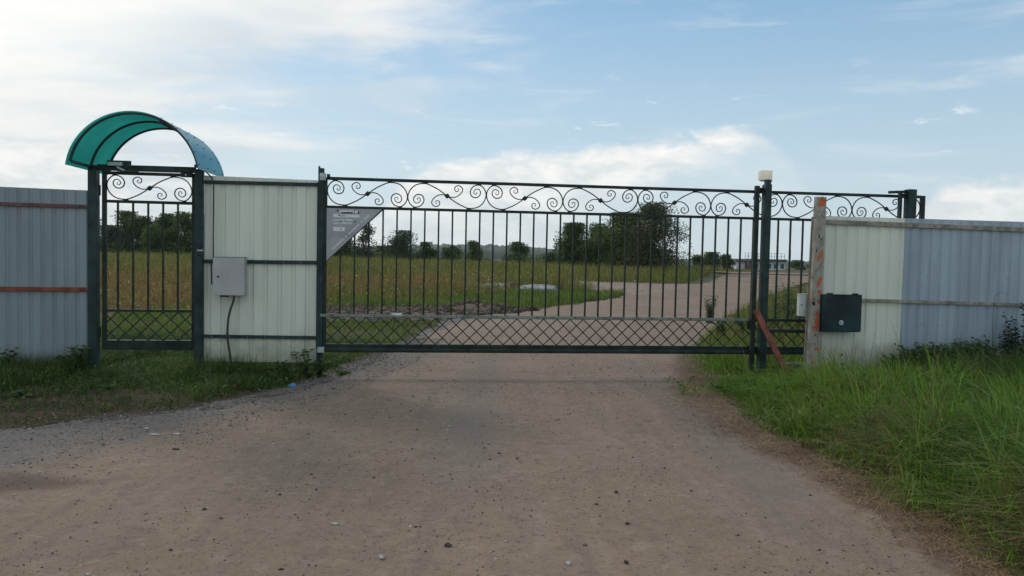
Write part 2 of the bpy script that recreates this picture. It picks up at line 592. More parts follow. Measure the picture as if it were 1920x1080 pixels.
def ground_mat(name, kind):
    m = bpy.data.materials.new(name)
    m.use_nodes = True
    T = NT(m.node_tree); T.n.clear()
    out = T.add('ShaderNodeOutputMaterial')
    p = T.add('ShaderNodeBsdfPrincipled')
    T.l.new(p.outputs[0], out.inputs[0])
    pos = T.add('ShaderNodeNewGeometry').outputs['Position']
    big = T.noise(pos, 0.45, 4, 0.55)
    mid = T.noise(pos, 2.2, 5, 0.6)
    fine = T.noise(pos, 28, 5, 0.7)
    vfine = T.noise(pos, 120, 3, 0.7)
    bd = 0.006
    if kind == 'road':
        xy = T.add('ShaderNodeSeparateXYZ'); T.l.new(pos, xy.inputs[0])
        X_, Y_ = xy.outputs[0], xy.outputs[1]
        wob = T.math('MULTIPLY', T.math('SUBTRACT', T.noise(pos, 1.6, 6, 0.62), 0.5), 1.5)
        # damp earth patch at the left edge
        dd = T.math('ADD', T.math('ABSOLUTE', T.math('SUBTRACT', T.math('SUBTRACT', Y_, 4.62), T.math('MULTIPLY', T.math('ADD', X_, 3.0), 0.45))), T.math('MULTIPLY', T.mr(X_, -3.4, -2.0), 0.45))
        damp = T.mr(T.math('ADD', dd, T.math('MULTIPLY', wob, 0.35)), 0.10, 0.42, 1, 0)
        # grey stony shoulder along the left edge, fading into the road
        sh = T.mr(T.math('ADD', T.math('SUBTRACT', X_, T.math('ADD', T.math('MULTIPLY', T.math('SUBTRACT', Y_, 5.2), 0.345), -3.20)), wob), -0.50, 0.55, 1, 0)
        sh = T.math('MULTIPLY', sh, T.mr(Y_, 10.5, 12.5, 1, 0))
        tracks = T.noise(T.mapping(pos, scale=(1.0, 0.22, 1)), 1.5, 4, 0.6)
        c = T.mix(T.mr(big, 0.35, 0.65), (0.228, 0.160, 0.113), (0.276, 0.193, 0.137))
        c = T.mix(T.math('MULTIPLY', T.mr(tracks, 0.48, 0.68), 0.6), c, (0.218, 0.162, 0.125))
        c = T.mix(T.math('MULTIPLY', T.mr(mid, 0.52, 0.72), 0.45), c, (0.165, 0.122, 0.092))
        st = T.noise(T.mapping(pos, scale=(5.5, 0.42, 1), rot=(0, 0, -0.05)), 1.0, 5, 0.62)
        c = T.mix(T.math('MULTIPLY', T.mr(st, 0.52, 0.70), 0.38), c, (0.145, 0.112, 0.090))
        c = T.mix(T.math('MULTIPLY', T.mr(st, 0.46, 0.30), 0.34), c, (0.30, 0.232, 0.182))
        m3 = T.noise(T.mapping(pos, loc=(2, 8, 0)), 9, 6, 0.7)
        c = T.mix(T.math('MULTIPLY', T.mr(m3, 0.50, 0.68), 0.42), c, (0.150, 0.112, 0.088))
        c = T.mix(T.math('MULTIPLY', T.mr(m3, 0.48, 0.32), 0.40), c, (0.33, 0.262, 0.208))
        c = T.mix(T.math('MULTIPLY', T.mr(fine, 0.52, 0.68), 0.65), c, (0.115, 0.088, 0.070))
        c = T.mix(T.math('MULTIPLY', T.mr(vfine, 0.56, 0.72), 0.60), c, (0.42, 0.335, 0.27))
        c = T.mix(T.math('MULTIPLY', T.mr(vfine, 0.44, 0.30), 0.60), c, (0.10, 0.075, 0.06))
        sp = T.noise(T.mapping(pos, loc=(5, 1, 0)), 60, 2, 0.5)
        pat = T.noise(pos, 1.1, 3, 0.6)
        c = T.mix(T.math('MULTIPLY', T.mr(sp, 0.66, 0.72), T.mr(pat, 0.40, 0.6, 0.15, 0.9)), c, (0.06, 0.045, 0.038))
        for xc, yy0, yy1 in ((-0.35, 5, 11.5), (1.75, 4.5, 10.5)):
            gb = T.mr(T.math('ADD', T.math('ABSOLUTE', T.math('SUBTRACT', X_, xc)), T.math('MULTIPLY', wob, 0.45)), 0.05, 0.42, 1, 0)
            gb = T.math('MULTIPLY', gb, T.math('MULTIPLY', T.mr(Y_, yy0 - 1, yy0 + 1), T.mr(Y_, yy1 - 1, yy1 + 1, 1, 0)))
            c = T.mix(T.math('MULTIPLY', gb, 0.40), c, (0.170, 0.148, 0.138))
        sp1 = T.add('ShaderNodeTexVoronoi'); T.l.new(T.noise(pos, 14, 2, out=1), sp1.inputs['Vector']) if False else T.l.new(pos, sp1.inputs['Vector']); sp1.inputs['Scale'].default_value = 17
        c = T.mix(T.math('MULTIPLY', T.mr(sp1.outputs['Distance'], 0.10, 0.17, 1, 0), T.mr(m3, 0.45, 0.6)), c, (0.095, 0.066, 0.052))
        vo = T.add('ShaderNodeTexVoronoi'); T.l.new(pos, vo.inputs['Vector']); vo.inputs['Scale'].default_value = 70
        gs = T.add('ShaderNodeSeparateColor'); T.l.new(vo.outputs['Color'], gs.inputs[0])
        c = T.mix(T.math('MULTIPLY', sh, 0.85), c, T.mix(gs.outputs[0], (0.085, 0.075, 0.070), (0.205, 0.182, 0.170)))
        ed = T.math('ADD', T.math('SUBTRACT', X_, T.math('ADD', T.math('MULTIPLY', T.math('ABSOLUTE', T.math('SUBTRACT', Y_, 7.2)), 0.09), 2.02)), T.math('MULTIPLY', wob, 0.6))
        c = T.mix(T.math('MULTIPLY', T.mr(ed, -0.25, 0.15), T.math('MULTIPLY', T.mr(Y_, 11, 9.5), 0.7)), c, (0.125, 0.078, 0.052))
        c = T.mix(T.math('MULTIPLY', damp, 0.75), c, (0.105, 0.067, 0.048))
        rough, bst, bd = 0.95, 0.55, 0.008
    elif kind == 'gravel':
        vo = T.add('ShaderNodeTexVoronoi'); T.l.new(pos, vo.inputs['Vector']); vo.inputs['Scale'].default_value = 70
        g = T.add('ShaderNodeSeparateColor'); T.l.new(vo.outputs['Color'], g.inputs[0])
        c = T.mix(g.outputs[0], (0.11, 0.095, 0.085), (0.235, 0.205, 0.185))
        c = T.mix(T.mr(mid, 0.5, 0.68), c, (0.105, 0.078, 0.06))
        rough, bst, bd = 0.95, 0.8, 0.014
    elif kind == 'mud':
        c = T.mix(T.mr(mid, 0.35, 0.65), (0.105, 0.068, 0.052), (0.15, 0.10, 0.077))
        c = T.mix(T.math('MULTIPLY', T.mr(fine, 0.5, 0.7), 0.4), c, (0.07, 0.05, 0.04))
        rough, bst, bd = 0.9, 0.5, 0.01
    elif kind == 'dirt':
        c = T.mix(T.mr(mid, 0.35, 0.65), (0.22, 0.155, 0.122), (0.31, 0.235, 0.185))
        c = T.mix(T.math('MULTIPLY', T.mr(fine, 0.5, 0.7), 0.4), c, (0.13, 0.1, 0.08))
        rough, bst, bd = 0.95, 0.5, 0.012
    else:
        s = T.add('ShaderNodeSeparateXYZ'); T.l.new(pos, s.inputs[0])
        far = T.mr(s.outputs[1], 12, 24)
        c = T.mix(T.mr(mid, 0.4, 0.62), (0.055, 0.050, 0.025), (0.105, 0.066, 0.042))
        c2 = T.mix(T.mr(T.noise(pos, 0.12, 4, 0.6), 0.4, 0.6), (0.06, 0.075, 0.022), (0.12, 0.085, 0.04))
        c = T.mix(far, c, c2)
        c = T.mix(T.math('MULTIPLY', T.mr(fine, 0.5, 0.7), 0.5), c, (0.03, 0.025, 0.015))
        rough, bst, bd = 0.95, 0.8, 0.02
    T.l.new(c, p.inputs['Base Color'])
    p.inputs['Roughness'].default_value = rough
    p.inputs['Specular IOR Level'].default_value = 0.2
    b = T.add('ShaderNodeBump')
    b.inputs['Strength'].default_value = bst
    b.inputs['Distance'].default_value = bd
    hsum = T.math('ADD', T.math('MULTIPLY', fine, 0.6), T.math('ADD', T.math('MULTIPLY', vfine, 0.3), T.math('MULTIPLY', mid, 1.2)))
    T.l.new(hsum, b.inputs['Height'])
    T.l.new(b.outputs[0], p.inputs['Normal'])
    return m


M_GROUND = ground_mat('grassy_soil', 'soil')
M_ROAD = ground_mat('packed_dirt_road', 'road')
M_GRAV = ground_mat('grey_gravel', 'gravel')
M_MUD = ground_mat('damp_earth', 'mud')
M_DIRT = ground_mat('pale_dirt', 'dirt')


# ------------------------------------------------------------------ ground
def numesh(name, verts, faces, m, kind=None, smooth_=False, parent=None):
    """verts Nx3, faces MxK (K=3 or 4)"""
    me = bpy.data.meshes.new(name)
    verts = np.asarray(verts, np.float32); faces = np.asarray(faces, np.int32)
    k = faces.shape[1]
    me.vertices.add(len(verts)); me.vertices.foreach_set('co', verts.ravel())
    me.loops.add(faces.size); me.loops.foreach_set('vertex_index', faces.ravel())
    me.polygons.add(len(faces))
    me.polygons.foreach_set('loop_start', np.arange(0, faces.size, k, dtype=np.int32))
    me.polygons.foreach_set('loop_total', np.full(len(faces), k, np.int32))
    if smooth_: me.polygons.foreach_set('use_smooth', np.ones(len(faces), bool))
    me.update(calc_edges=True)
    me.materials.append(m)
    o = link(name, me, parent)
    if kind: o['kind'] = kind
    return o


def grid_faces(ny, nx):
    i = np.arange(ny - 1)[:, None] * nx + np.arange(nx - 1)[None, :]
    return np.stack([i, i + 1, i + 1 + nx, i + nx], -1).reshape(-1, 4)


def build_ground():
    ys = np.concatenate([np.arange(-6, 32, 0.25), np.geomspace(32, 1340, 120)])
    xs = np.concatenate([-np.geomspace(14, 1390, 60)[::-1], np.arange(-13.75, 14, 0.25), np.geomspace(14, 1390, 60)])
    X, Y = np.meshgrid(xs, ys)
    Z = hgt(X, Y)
    numesh('ground', np.stack([X, Y, Z], -1).reshape(-1, 3), grid_faces(len(ys), len(xs)), M_GROUND, 'structure', True)


def lat_noise(v, seed, k=1.0):
    v = np.asarray(v) * k
    return (np.sin(v * 2.1 + seed) * .45 + np.sin(v * 5.3 + seed * 2.3) * .28 + np.sin(v * 12.7 + seed * 4.1) * .17 + np.sin(v * 31 + seed * 1.7) * .12)


def strip(name, ys, L, Rr, m, lift, amp=0.08, nx=24, seed=1.0, kind='structure'):
    """a sheet lying on the ground between two ragged edges given as functions of y"""
    far = np.clip(ys / 12, 0.6, 4)
    l = np.interp(ys, *zip(*sorted((b, a) for a, b in L))) + amp * far * lat_noise(ys, seed, 1.3)
    r = np.interp(ys, *zip(*sorted((b, a) for a, b in Rr))) + amp * far * lat_noise(ys, seed + 7, 1.3)
    r = np.maximum(r, l + 0.002)
    t = np.linspace(0, 1, nx)
    X = l[:, None] * (1 - t) + r[:, None] * t
    Y = np.repeat(ys[:, None], nx, 1)
    Z = hgt(X, Y) + lift * np.clip(Y / 14, 1, 7)
    return numesh(name, np.stack([X, Y, Z], -1).reshape(-1, 3), grid_faces(len(ys), nx), m, kind, True)


GL = [gp(*p) for p in ((250, 776), (360, 768), (470, 745), (560, 722), (640, 695), (690, 670), (745, 648), (790, 625), (835, 603), (900, 592), (1000, 580), (1100, 567), (1172, 556), (1250, 545), (1320, 531), (1372, 513))]
GL = [(-9.0, 3.2), (-6.2, 5.3)] + [(gp(60, 805))] + GL
RL = [(-6.0, 0.5), (-4.6, 3.6)] + [gp(*p) for p in ((0, 905), (150, 862), (330, 808), (560, 738), (690, 694), (755, 662), (800, 630), (842, 605), (905, 594), (1003, 582), (1102, 569), (1174, 558), (1252, 547), (1322, 533), (1374, 515))]
RR = [(2.3, 0.3)] + [gp(*p) for p in ((1880, 1085), (1700, 968), (1560, 884), (1425, 806), (1322, 730), (1296, 690), (1292, 668), (1318, 640), (1352, 603), (1400, 580), (1440, 556), (1500, 535), (1560, 523))]


RLP = RL
RL = [(-6.3, 0.5), (-6.1, 3.6)] + [(a + .28, b) for a, b in GL if b > 4.8]


def build_roads():
    ysr = np.concatenate([np.arange(0.6, 14, 0.06), np.arange(14, 30, 0.15), np.arange(30, 70, 0.5)])
    strip('gravel_verge', ysr[(ysr > 3.3) & (ysr < 19)], [(a - .02, b) for a, b in GL], [(a + .5, b) for a, b in RL], M_GRAV, 0.012, 0.16, seed=2)
    ro = strip('road', np.concatenate([np.arange(-4, 0.6, .3), ysr[ysr < 62]]), RL, RR, M_ROAD, 0.020, 0.10, nx=60, seed=4)
    # the road turns right far away
    X = np.linspace(17, 90, 40); yc = 62.5 + 0.02 * (X - 17)
    V = np.stack([np.stack([X, yc - 5.5 + 2.0 * smooth(17, 40, X), hgt(X, yc) + .13], -1), np.stack([X, yc + 4.5, hgt(X, yc + 4) + .13], -1)], 0)
    numesh('far_road', V.reshape(-1, 3), grid_faces(2, 40), M_ROAD, 'structure', True)
    def sheet_px(name, top, bot, m, lift, amp, seed, nx=160, ny=14):
        """a sheet between an upper and a lower outline, both measured on the ground"""
        tp = np.array([gp(*p) for p in top]); bt = np.array([gp(*p) for p in bot])
        u = np.linspace(0, 1, nx)
        def along(P):
            k = np.linspace(0, 1, len(P))
            return np.stack([np.interp(u, k, P[:, 0]), np.interp(u, k, P[:, 1])], -1)
        A, Bm = along(tp), along(bt)
        d = A - Bm
        wid = np.clip(np.linalg.norm(d, axis=1), .01, 3)[:, None]
        dn = d / np.maximum(np.linalg.norm(d, axis=1)[:, None], 1e-6)
        A = A + dn * amp * wid * lat_noise(A[:, 0], seed, 1.0)[:, None]
        Bm = Bm + dn * amp * wid * lat_noise(Bm[:, 0], seed + 5, 1.0)[:, None]
        v = np.linspace(0, 1, ny)[:, None, None]
        P = Bm[None] * (1 - v) + A[None] * v
        Z = hgt(P[..., 0], P[..., 1]) + lift
        numesh(name, np.concatenate([P, Z[..., None]], -1).reshape(-1, 3), grid_faces(ny, nx), m, 'structure', True)
    sheet_px('side_track', [(700, 518), (800, 517), (900, 519.5), (989, 522), (1101, 528), (1200, 532), (1290, 534), (1400, 534), (1480, 531)],
             [(700, 519), (800, 519.5), (900, 522.5), (989, 527), (1079, 534), (1115, 546), (1169, 561), (1290, 553), (1420, 545)], M_DIRT, .035, .12, 6)
    sheet_px('bare_earth', [(560, 585), (612, 584), (700, 581), (780, 566), (860, 554), (950, 549), (1050, 553)],
             [(560, 600), (612, 603), (740, 606), (800, 601), (895, 592), (950, 575), (1050, 563)], M_MUD, .02, .16, 9)


build_ground()
build_roads()


def road_edges(y):
    l = np.interp(y, *zip(*sorted((b, a) for a, b in GL)))
    r = np.interp(y, *zip(*sorted((b, a) for a, b in RR)))
    return l, r


# ------------------------------------------------------------------ distant hill and buildings
def build_hill():
    m = mat('far_forest', (0.035, 0.058, 0.026), 0.9, 0.3, 0.02, bump=0.0, coords='World')
    n = 1400
    ang = np.linspace(R_(-62), R_(62), n)
    rr = np.random.default_rng(5)
    prof = 9 + 5 * np.sin(ang * 5 + 1.9) + 3 * np.sin(ang * 13 + 2)
    prof = prof * (0.55 + 0.45 * smooth(0.42, -0.05, ang)) * (0.8 + .2 * smooth(-.9, -.3, ang))
    rag = rr.normal(0, 1, n); rag = np.convolve(rag, [.25, .5, .25], 'same') * 0.9
    V = []
    for k, (d, f) in enumerate(((760, -0.3), (770, .45), (800, .72), (850, .92), (880, 1.0), (960, .9), (1100, -.2))):
        jag = np.roll(rag, 37 * k) * (1.0 if 0 < k < 6 else 0)
        V.append(np.stack([np.sin(ang) * d, np.cos(ang) * d, prof * f + jag - 1.0], -1))
    numesh('distant_forest_hill', np.stack(V, 0).reshape(-1, 3), grid_faces(7, n), m, 'structure', False)


build_hill()


def far_pt(px, py_unused, Z):
    r = ray(px, 500)
    t = Z / r.y
    return r.x * t


def build_far():
    Z = 112.0
    def X(px): return far_pt(px, 0, Z)
    def H(px, py):
        r = ray(px, py); t = Z / r.y
        return 1.5 + r.z * t
    g0 = float(hgt(X(1400), Z)) - 0.3
    o = wthing('long_shed', 'long low white shed with dark flat roof beyond the field', 'building', (X(1420), Z, g0))
    def pt(name, x0, x1, y0, y1, z0, z1, m):
        bm = B(x0 - X(1420), x1 - X(1420), y0, y1, z0 - g0, z1 - g0)
        return link(name, fmesh(bm, name, m), o)
    zt = H(1420, 490)
    pt('wall', X(1397), X(1472), 0, 9, g0, zt, SHED)
    pt('roof', X(1395), X(1474), -.5, 9.5, zt + .01, zt + 0.35, ROOFD)
    for k in range(6):
        xx = X(1402) + k * (X(1468) - X(1402)) / 5.4
        pt('window', xx, xx + .55, -.06, -.005, zt - 1.0, zt - .35, ROOFD)
    zr = zt + .36
    for k in range(13):
        xx = X(1397) + k * (X(1471) - X(1397)) / 12
        pt('railing_post', xx, xx + .055, 0.2, .26, zr, zr + 0.85, STEELF)
    for q in (0.42, 0.9):
        pt('railing_bar', X(1397), X(1472), 0.31, .38, zr + q - .05, zr + q - .01, STEELF)
    o2 = wthing('small_white_hut', 'small plain white hut left of the long shed beyond the field', 'building', (X(1377), Z - 3, g0))
    for nm, a in (('wall', (X(1369), X(1386), 0, 4, g0, H(1377, 491), SHED)), ('roof', (X(1368), X(1387), -.3, 4.3, H(1377, 491) + .01, H(1377, 491) + .25, ROOFD))):
        bm = B(a[0] - X(1377), a[1] - X(1377), a[2], a[3], a[4] - g0, a[5] - g0)
        link(nm, fmesh(bm, nm, a[6]), o2)
    # rusty gate house piece between the two
    o3 = wthing('brown_kiosk', 'brown boxy kiosk with slanted steel arm between the white buildings', 'kiosk', (X(1391), Z - 4, g0))
    link('wall', fmesh(B(-.45, .45, 0, 1.5, 0, H(1391, 489) - g0), 'wall', BROWNRAIL), o3)
    link('roof', fmesh(B(-.55, .55, -.1, 1.6, H(1391, 489) - g0 + .01, H(1391, 489) - g0 + .13), 'roof', ROOFD), o3)
    link('arm', fmesh(BAR((-.4, -.1, H(1391, 490) - g0), (.5, -.1, H(1391, 480) - g0), .08, .08), 'arm', STEELF), o3)
    link('arm', fmesh(BAR((-.38, -.1, 1.0), (-.38, -.1, H(1391, 478) - g0), .08, .08), 'arm', STEELF), o3)
    # poles
    for px, top, lab in ((1453, 470, 'thin bare pole rising behind the railing of the long shed'), (1511, 468, 'tall pole with a slanted brace right of the long shed, beside the rusty post')):
        x = X(px)
        ob = wthing('utility_pole', lab, 'pole', (x, Z - 6, g0), 'poles beyond the field')
        link('pole', fmesh(TUBE([(0, 0, 0), (0, 0, H(px, top) - g0)], .10, 8), 'pole', STEELF), ob)
        if px > 1500:
            link('crossarm', fmesh(BAR((-.1, 0, H(px, 469) - g0), (1.6, 0, H(px, 471) - g0), .1, .1), 'crossarm', STEELF), ob)
            link('brace', fmesh(BAR((0.1, .02, H(px, 471) - g0), (0.9, .02, H(px, 483) - g0), .09, .09), 'brace', STEELF), ob)


build_far()

# ------------------------------------------------------------------ trees
LEAF_DK = foliage('dark_leaves', (0.045, 0.080, 0.022), (0.080, 0.120, 0.034), (0.11, 0.14, 0.042), isl=0.55, trans=0.35, pscale=0.8)
LEAF_MD = foliage('mid_green_leaves', (0.065, 0.110, 0.028), (0.110, 0.155, 0.042), (0.15, 0.17, 0.052), isl=0.55, trans=0.38, pscale=0.8)
LEAF_GY = foliage('grey_green_leaves', (0.060, 0.075, 0.045), (0.085, 0.10, 0.060), (0.05, 0.07, 0.03), isl=0.45, trans=0.3, pscale=0.8)
LEAF_RD = foliage('dark_reddish_leaves', (0.045, 0.068, 0.022), (0.070, 0.098, 0.032), (0.100, 0.070, 0.045), isl=0.5, trans=0.3, pscale=0.9)


def leaves_mesh(name, P, size, m, parent, rg, aspect=0.55, up_bias=0.0):
    n = len(P)
    d = rg.normal(0, 1, (n, 3)); d[:, 2] += up_bias; d /= np.linalg.norm(d, axis=1)[:, None]
    e = rg.normal(0, 1, (n, 3)); e -= d * (e * d).sum(1)[:, None]; e /= np.linalg.norm(e, axis=1)[:, None]
    s = (size * rg.uniform(.6, 1.3, n))[:, None]
    a = P - d * s * .5
    b = P + e * s * aspect * .5 + d * s * .05
    c = P + d * s * .5
    q = P - e * s * aspect * .5 + d * s * .05
    V = np.stack([a, b, c, q], 1).reshape(-1, 3)
    F = np.arange(n * 4).reshape(-1, 4)
    return numesh(name, V, F, m, parent=parent)


def tree(px, top, hw, Z, m, label, n=3500, leaf=0.17, kind='tree', name='deciduous_tree', clumps=26, loose=0.6, low=0.06, group='trees beyond the field', seed=0, dx=0, trunk_h=None):
    rg = np.random.default_rng(100 + seed)
    r = ray(px, top); t = Z / r.y
    x = r.x * t; zt = 1.5 + r.z * t
    g = float(hgt(x, Z)) - 0.05
    H = zt - g
    W = hw / FPX * Z
    o = wthing(name, label, kind, (x, Z, g), group)
    bm = bmesh.new()
    th = H * (trunk_h or 0.8)
    lean = rg.uniform(-.06, .06) * H
    tr = [Vector((lean * (k / 6) ** 2 + rg.normal(0, .02) * H * .2, rg.normal(0, .02) * H * .2, th * k / 6)) for k in range(7)]
    tube(bm, tr, [H * .028 * (1 - .85 * k / 6) + .012 for k in range(7)], 7)
    C = []
    for k in range(clumps):
        u = rg.uniform(low, 1) ** 0.9
        prof = (math.sin(math.pi * min(1, (u * 0.92 + .10))) ** .55)
        a = rg.uniform(0, 2 * math.pi)
        rad = W * prof * rg.uniform(.2, 0.84)
        C.append((math.cos(a) * rad, math.sin(a) * rad, H * u * rg.uniform(.92, 0.99)))
    C = np.array(C)
    for k in range(min(clumps, 14)):
        c = Vector(C[k]); j = max(1, min(5, int(c.z / th * 5 * .65)))
        s = tr[j]
        mid = (s + c) / 2 + Vector((0, 0, -.05 * H))
        tube(bm, [s, mid, c], [H * .010 + .008, H * .006 + .006, .006], 5)
    link('trunk', fmesh(bm, 'trunk', BARK), o)
    which = rg.integers(0, clumps, n)
    sz = rg.uniform(.16, .30, clumps) * (loose * .75 + .25) * 1.55 * min(W, H * .6)
    P = C[which] + np.clip(rg.normal(0, 1, (n, 3)), -1.75, 1.75) * sz[which][:, None] * np.array([1, 1, .72])
    P[:, 2] = np.where(P[:, 2] < 0.05, rg.uniform(.05, .5, n), P[:, 2])
    lim = H * 1.03
    P[:, 2] = np.where(P[:, 2] > lim, lim - rg.uniform(0, .25, n) * H * .3, P[:, 2])
    leaves_mesh('crown', P, leaf, m, o, rg)
    return o


def build_trees():
    T = [
        # px, top, hw, Z, mat, label, n, leaf, clumps, loose
        (150, 408, 60, 80, LEAF_DK, 'dark bushy tree half hidden behind the grey fence, left end of the hedge', 3500, .22, 24, .8),
        (208, 424, 27, 76, LEAF_GY, 'lower greyish bushy tree at the left edge of the view through the pedestrian gate', 3000, .19, 20, .8),
        (236, 398, 26, 79, LEAF_MD, 'tallest bushy tree left of centre in the view through the pedestrian gate', 3800, .2, 24, .75),
        (266, 404, 24, 77, LEAF_DK, 'dark dense tree at the middle of the view through the pedestrian gate', 3600, .2, 24, .8),
        (290, 424, 20, 74, LEAF_MD, 'small tree in the dip of the tree line through the pedestrian gate', 2600, .18, 20, .8),
        (315, 403, 25, 78, LEAF_DK, 'dark rounded tree right of the dip, behind the pedestrian gate bars', 3800, .2, 24, .8),
        (345, 400, 25, 76, LEAF_MD, 'full green tree beside the right post of the pedestrian gate', 3600, .2, 24, .8),
        (385, 404, 34, 79, LEAF_DK, 'dark tree mostly hidden by the cream panel beside the pedestrian gate', 3600, .22, 24, .8),
        (455, 415, 42, 82, LEAF_MD, 'broad tree hidden behind the cream fence panel', 2500, .25, 24, .8),
        (545, 420, 42, 80, LEAF_DK, 'dark broad tree hidden behind the right half of the cream panel', 2500, .25, 24, .8),
        (640, 446, 30, 76, LEAF_DK, 'dark low tree under the slanted edge of the grey sign', 3600, .19, 24, .8),
        (683, 418, 27, 70, LEAF_GY, 'airy grey-green tree just right of the triangular grey sign', 3000, .15, 34, .45),
        (725, 462, 20, 80, LEAF_DK, 'low dark bush between the two airy trees', 2200, .19, 18, .8),
        (757, 434, 32, 72, LEAF_GY, 'rounded airy tree, second to the right of the grey sign', 3800, .15, 36, .48),
        (800, 455, 17, 74, LEAF_DK, 'small dark bush touching the right side of the rounded airy tree', 2600, .15, 20, .8),
        (845, 459, 17, 76, LEAF_DK, 'small dark round bush standing alone in the gap before the hill', 2600, .15, 20, .75),
        (888, 451, 14, 76, LEAF_MD, 'narrow pointed green bush in front of the blue hill', 2400, .15, 20, .7),
        (970, 455, 24, 76, LEAF_DK, 'low spreading bush in front of the blue hill, left of the tree cluster', 2800, .15, 26, .7),
        (1036, 472, 16, 70, LEAF_DK, 'very low bush at the foot of the big tree cluster, left side', 1600, .15, 16, .8),
        (1078, 420, 34, 64, LEAF_DK, 'dark upright tree at the left of the big tree cluster', 7000, .15, 60, .6),
        (1124, 421, 38, 63, LEAF_MD, 'mid green tree in the middle of the big tree cluster', 8000, .15, 60, .65),
        (1172, 402, 50, 61, LEAF_MD, 'green tree merging into the left side of the tallest tree', 11000, .15, 76, .62),
        (1226, 383, 64, 58, LEAF_RD, 'tallest broad dark tree behind the gate with ragged reddish right side', 15500, .14, 130, .38),
        (1308, 478, 14, 78, LEAF_DK, 'tiny far bush just right of the tallest tree', 1200, .17, 14, .8),
        (1335, 474, 17, 84, LEAF_DK, 'low far tree between the tallest tree and the white hut', 1800, .2, 18, .75),
        (1362, 477, 13, 90, LEAF_DK, 'small far tree directly left of the white hut', 1500, .2, 16, .75),
        (1500, 488, 22, 125, LEAF_DK, 'far low trees strip right of the long shed beside the rusty post', 1500, .25, 18, .8),
    ]
    for i, (px, top, hw, Z, m, lab, n, lf, cl, lo) in enumerate(T):
        bush = (px in (725, 800, 845, 888, 970, 1036, 1308))
        tree(px, top, hw * 1.04, Z, m, lab, n=int(n * (2.3 if lo > .5 else 1.5)), leaf=lf * 1.08, clumps=cl, loose=lo, seed=i, name='bush' if bush else 'deciduous_tree', kind='bush' if bush else 'tree')
    # understorey: scrub line that nobody could count
    rg = np.random.default_rng(9)
    n = 26000
    px = rg.uniform(60, 1330, n)
    Z = rg.uniform(72, 84, n)
    x = (px - 960) / FPX * Z
    bumpy = 0.9 + 0.35 * np.sin(x * .9) + 0.3 * np.sin(x * 2.3 + 1) + .8 * smooth(-30, -42, x) - .35 * smooth(0, 10, x)
    z = hgt(x, Z) + rg.uniform(0, 1, n) ** .8 * np.clip(bumpy, .3, 3) * rg.uniform(.75, 1.1, n)
    o = leaves_mesh('scrub', np.stack([x, Z, z], -1), .2, LEAF_MD, None, rg)
    props(o, 'low scrub along the foot of the tree line', 'scrub', kind='stuff')


build_trees()

# ------------------------------------------------------------------ grasses
GR_LUSH = foliage('lush_grass', (0.085, 0.190, 0.018), (0.185, 0.290, 0.036), (0.34, 0.29, 0.13), isl=0.5, trans=0.4, pscale=0.7, cc_amt=(0.66, 0.85))
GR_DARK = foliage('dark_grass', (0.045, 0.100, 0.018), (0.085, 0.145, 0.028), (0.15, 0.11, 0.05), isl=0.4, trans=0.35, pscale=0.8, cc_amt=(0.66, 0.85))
GR_LAWN = foliage('lawn_grass', (0.080, 0.150, 0.022), (0.150, 0.215, 0.034), (0.20, 0.15, 0.07), isl=0.4, trans=0.4, pscale=0.4, cc_amt=(0.62, 0.8))
GR_FIELD = foliage('field_grass', (0.118, 0.150, 0.028), (0.215, 0.205, 0.052), (0.260, 0.165, 0.070), isl=0.55, trans=0.4, pscale=0.16, cc_amt=(0.52, 0.76), xbrown=(-4, 3, 0.34, 31, 42))
GR_DRY = foliage('dry_straw', (0.24, 0.145, 0.08), (0.34, 0.24, 0.135), (0.12, 0.06, 0.035), isl=0.35, trans=0.2, pscale=1.5)


GR_PALE = foliage('pale_grass', (0.13, 0.22, 0.055), (0.19, 0.27, 0.085), None, isl=0.3, trans=0.4, pscale=0.7)


def blades(name, X, Y, H, Wd, m, rg, seg=3, lean=0.5, base=None, droop=0.5, wind=(0, 0)):
    n = len(X)
    z0 = hgt(X, Y) - 0.01 if base is None else base
    a = rg.uniform(0, 2 * np.pi, n)
    L = np.abs(rg.normal(lean, lean * .5, n))
    dx = np.cos(a) * L + wind[0]; dy = np.sin(a) * L + wind[1]
    wa = a + np.pi / 2 + rg.normal(0, .6, n)
    wx, wy = np.cos(wa), np.sin(wa)
    V = np.zeros((n, seg * 2 + 1, 3))
    for k in range(seg):
        t = k / seg
        w = Wd * (1 - t * .65) / 2
        cxp = X + dx * H * t ** 1.7; cyp = Y + dy * H * t ** 1.7
        cz = z0 + H * (t - droop * np.clip(L, 0, 1) * t ** 2.6 * .6)
        V[:, 2 * k] = np.stack([cxp - wx * w, cyp - wy * w, cz], -1)
        V[:, 2 * k + 1] = np.stack([cxp + wx * w, cyp + wy * w, cz], -1)
    V[:, -1] = np.stack([X + dx * H, Y + dy * H, z0 + H * (1 - droop * np.clip(L, 0, 1) * .6)], -1)
    F = []
    for k in range(seg - 1):
        a0 = 2 * k
        F += [(a0, a0 + 1, a0 + 3), (a0, a0 + 3, a0 + 2)]
    F.append((2 * seg - 2, 2 * seg - 1, 2 * seg))
    F = np.array(F)
    FF = (F[None] + (np.arange(n) * (seg * 2 + 1))[:, None, None]).reshape(-1, 3)
    return numesh(name, V.reshape(-1, 3), FF, m)


def stuff(o, label, cat='grass'):
    return props(o, label, cat, kind='stuff')


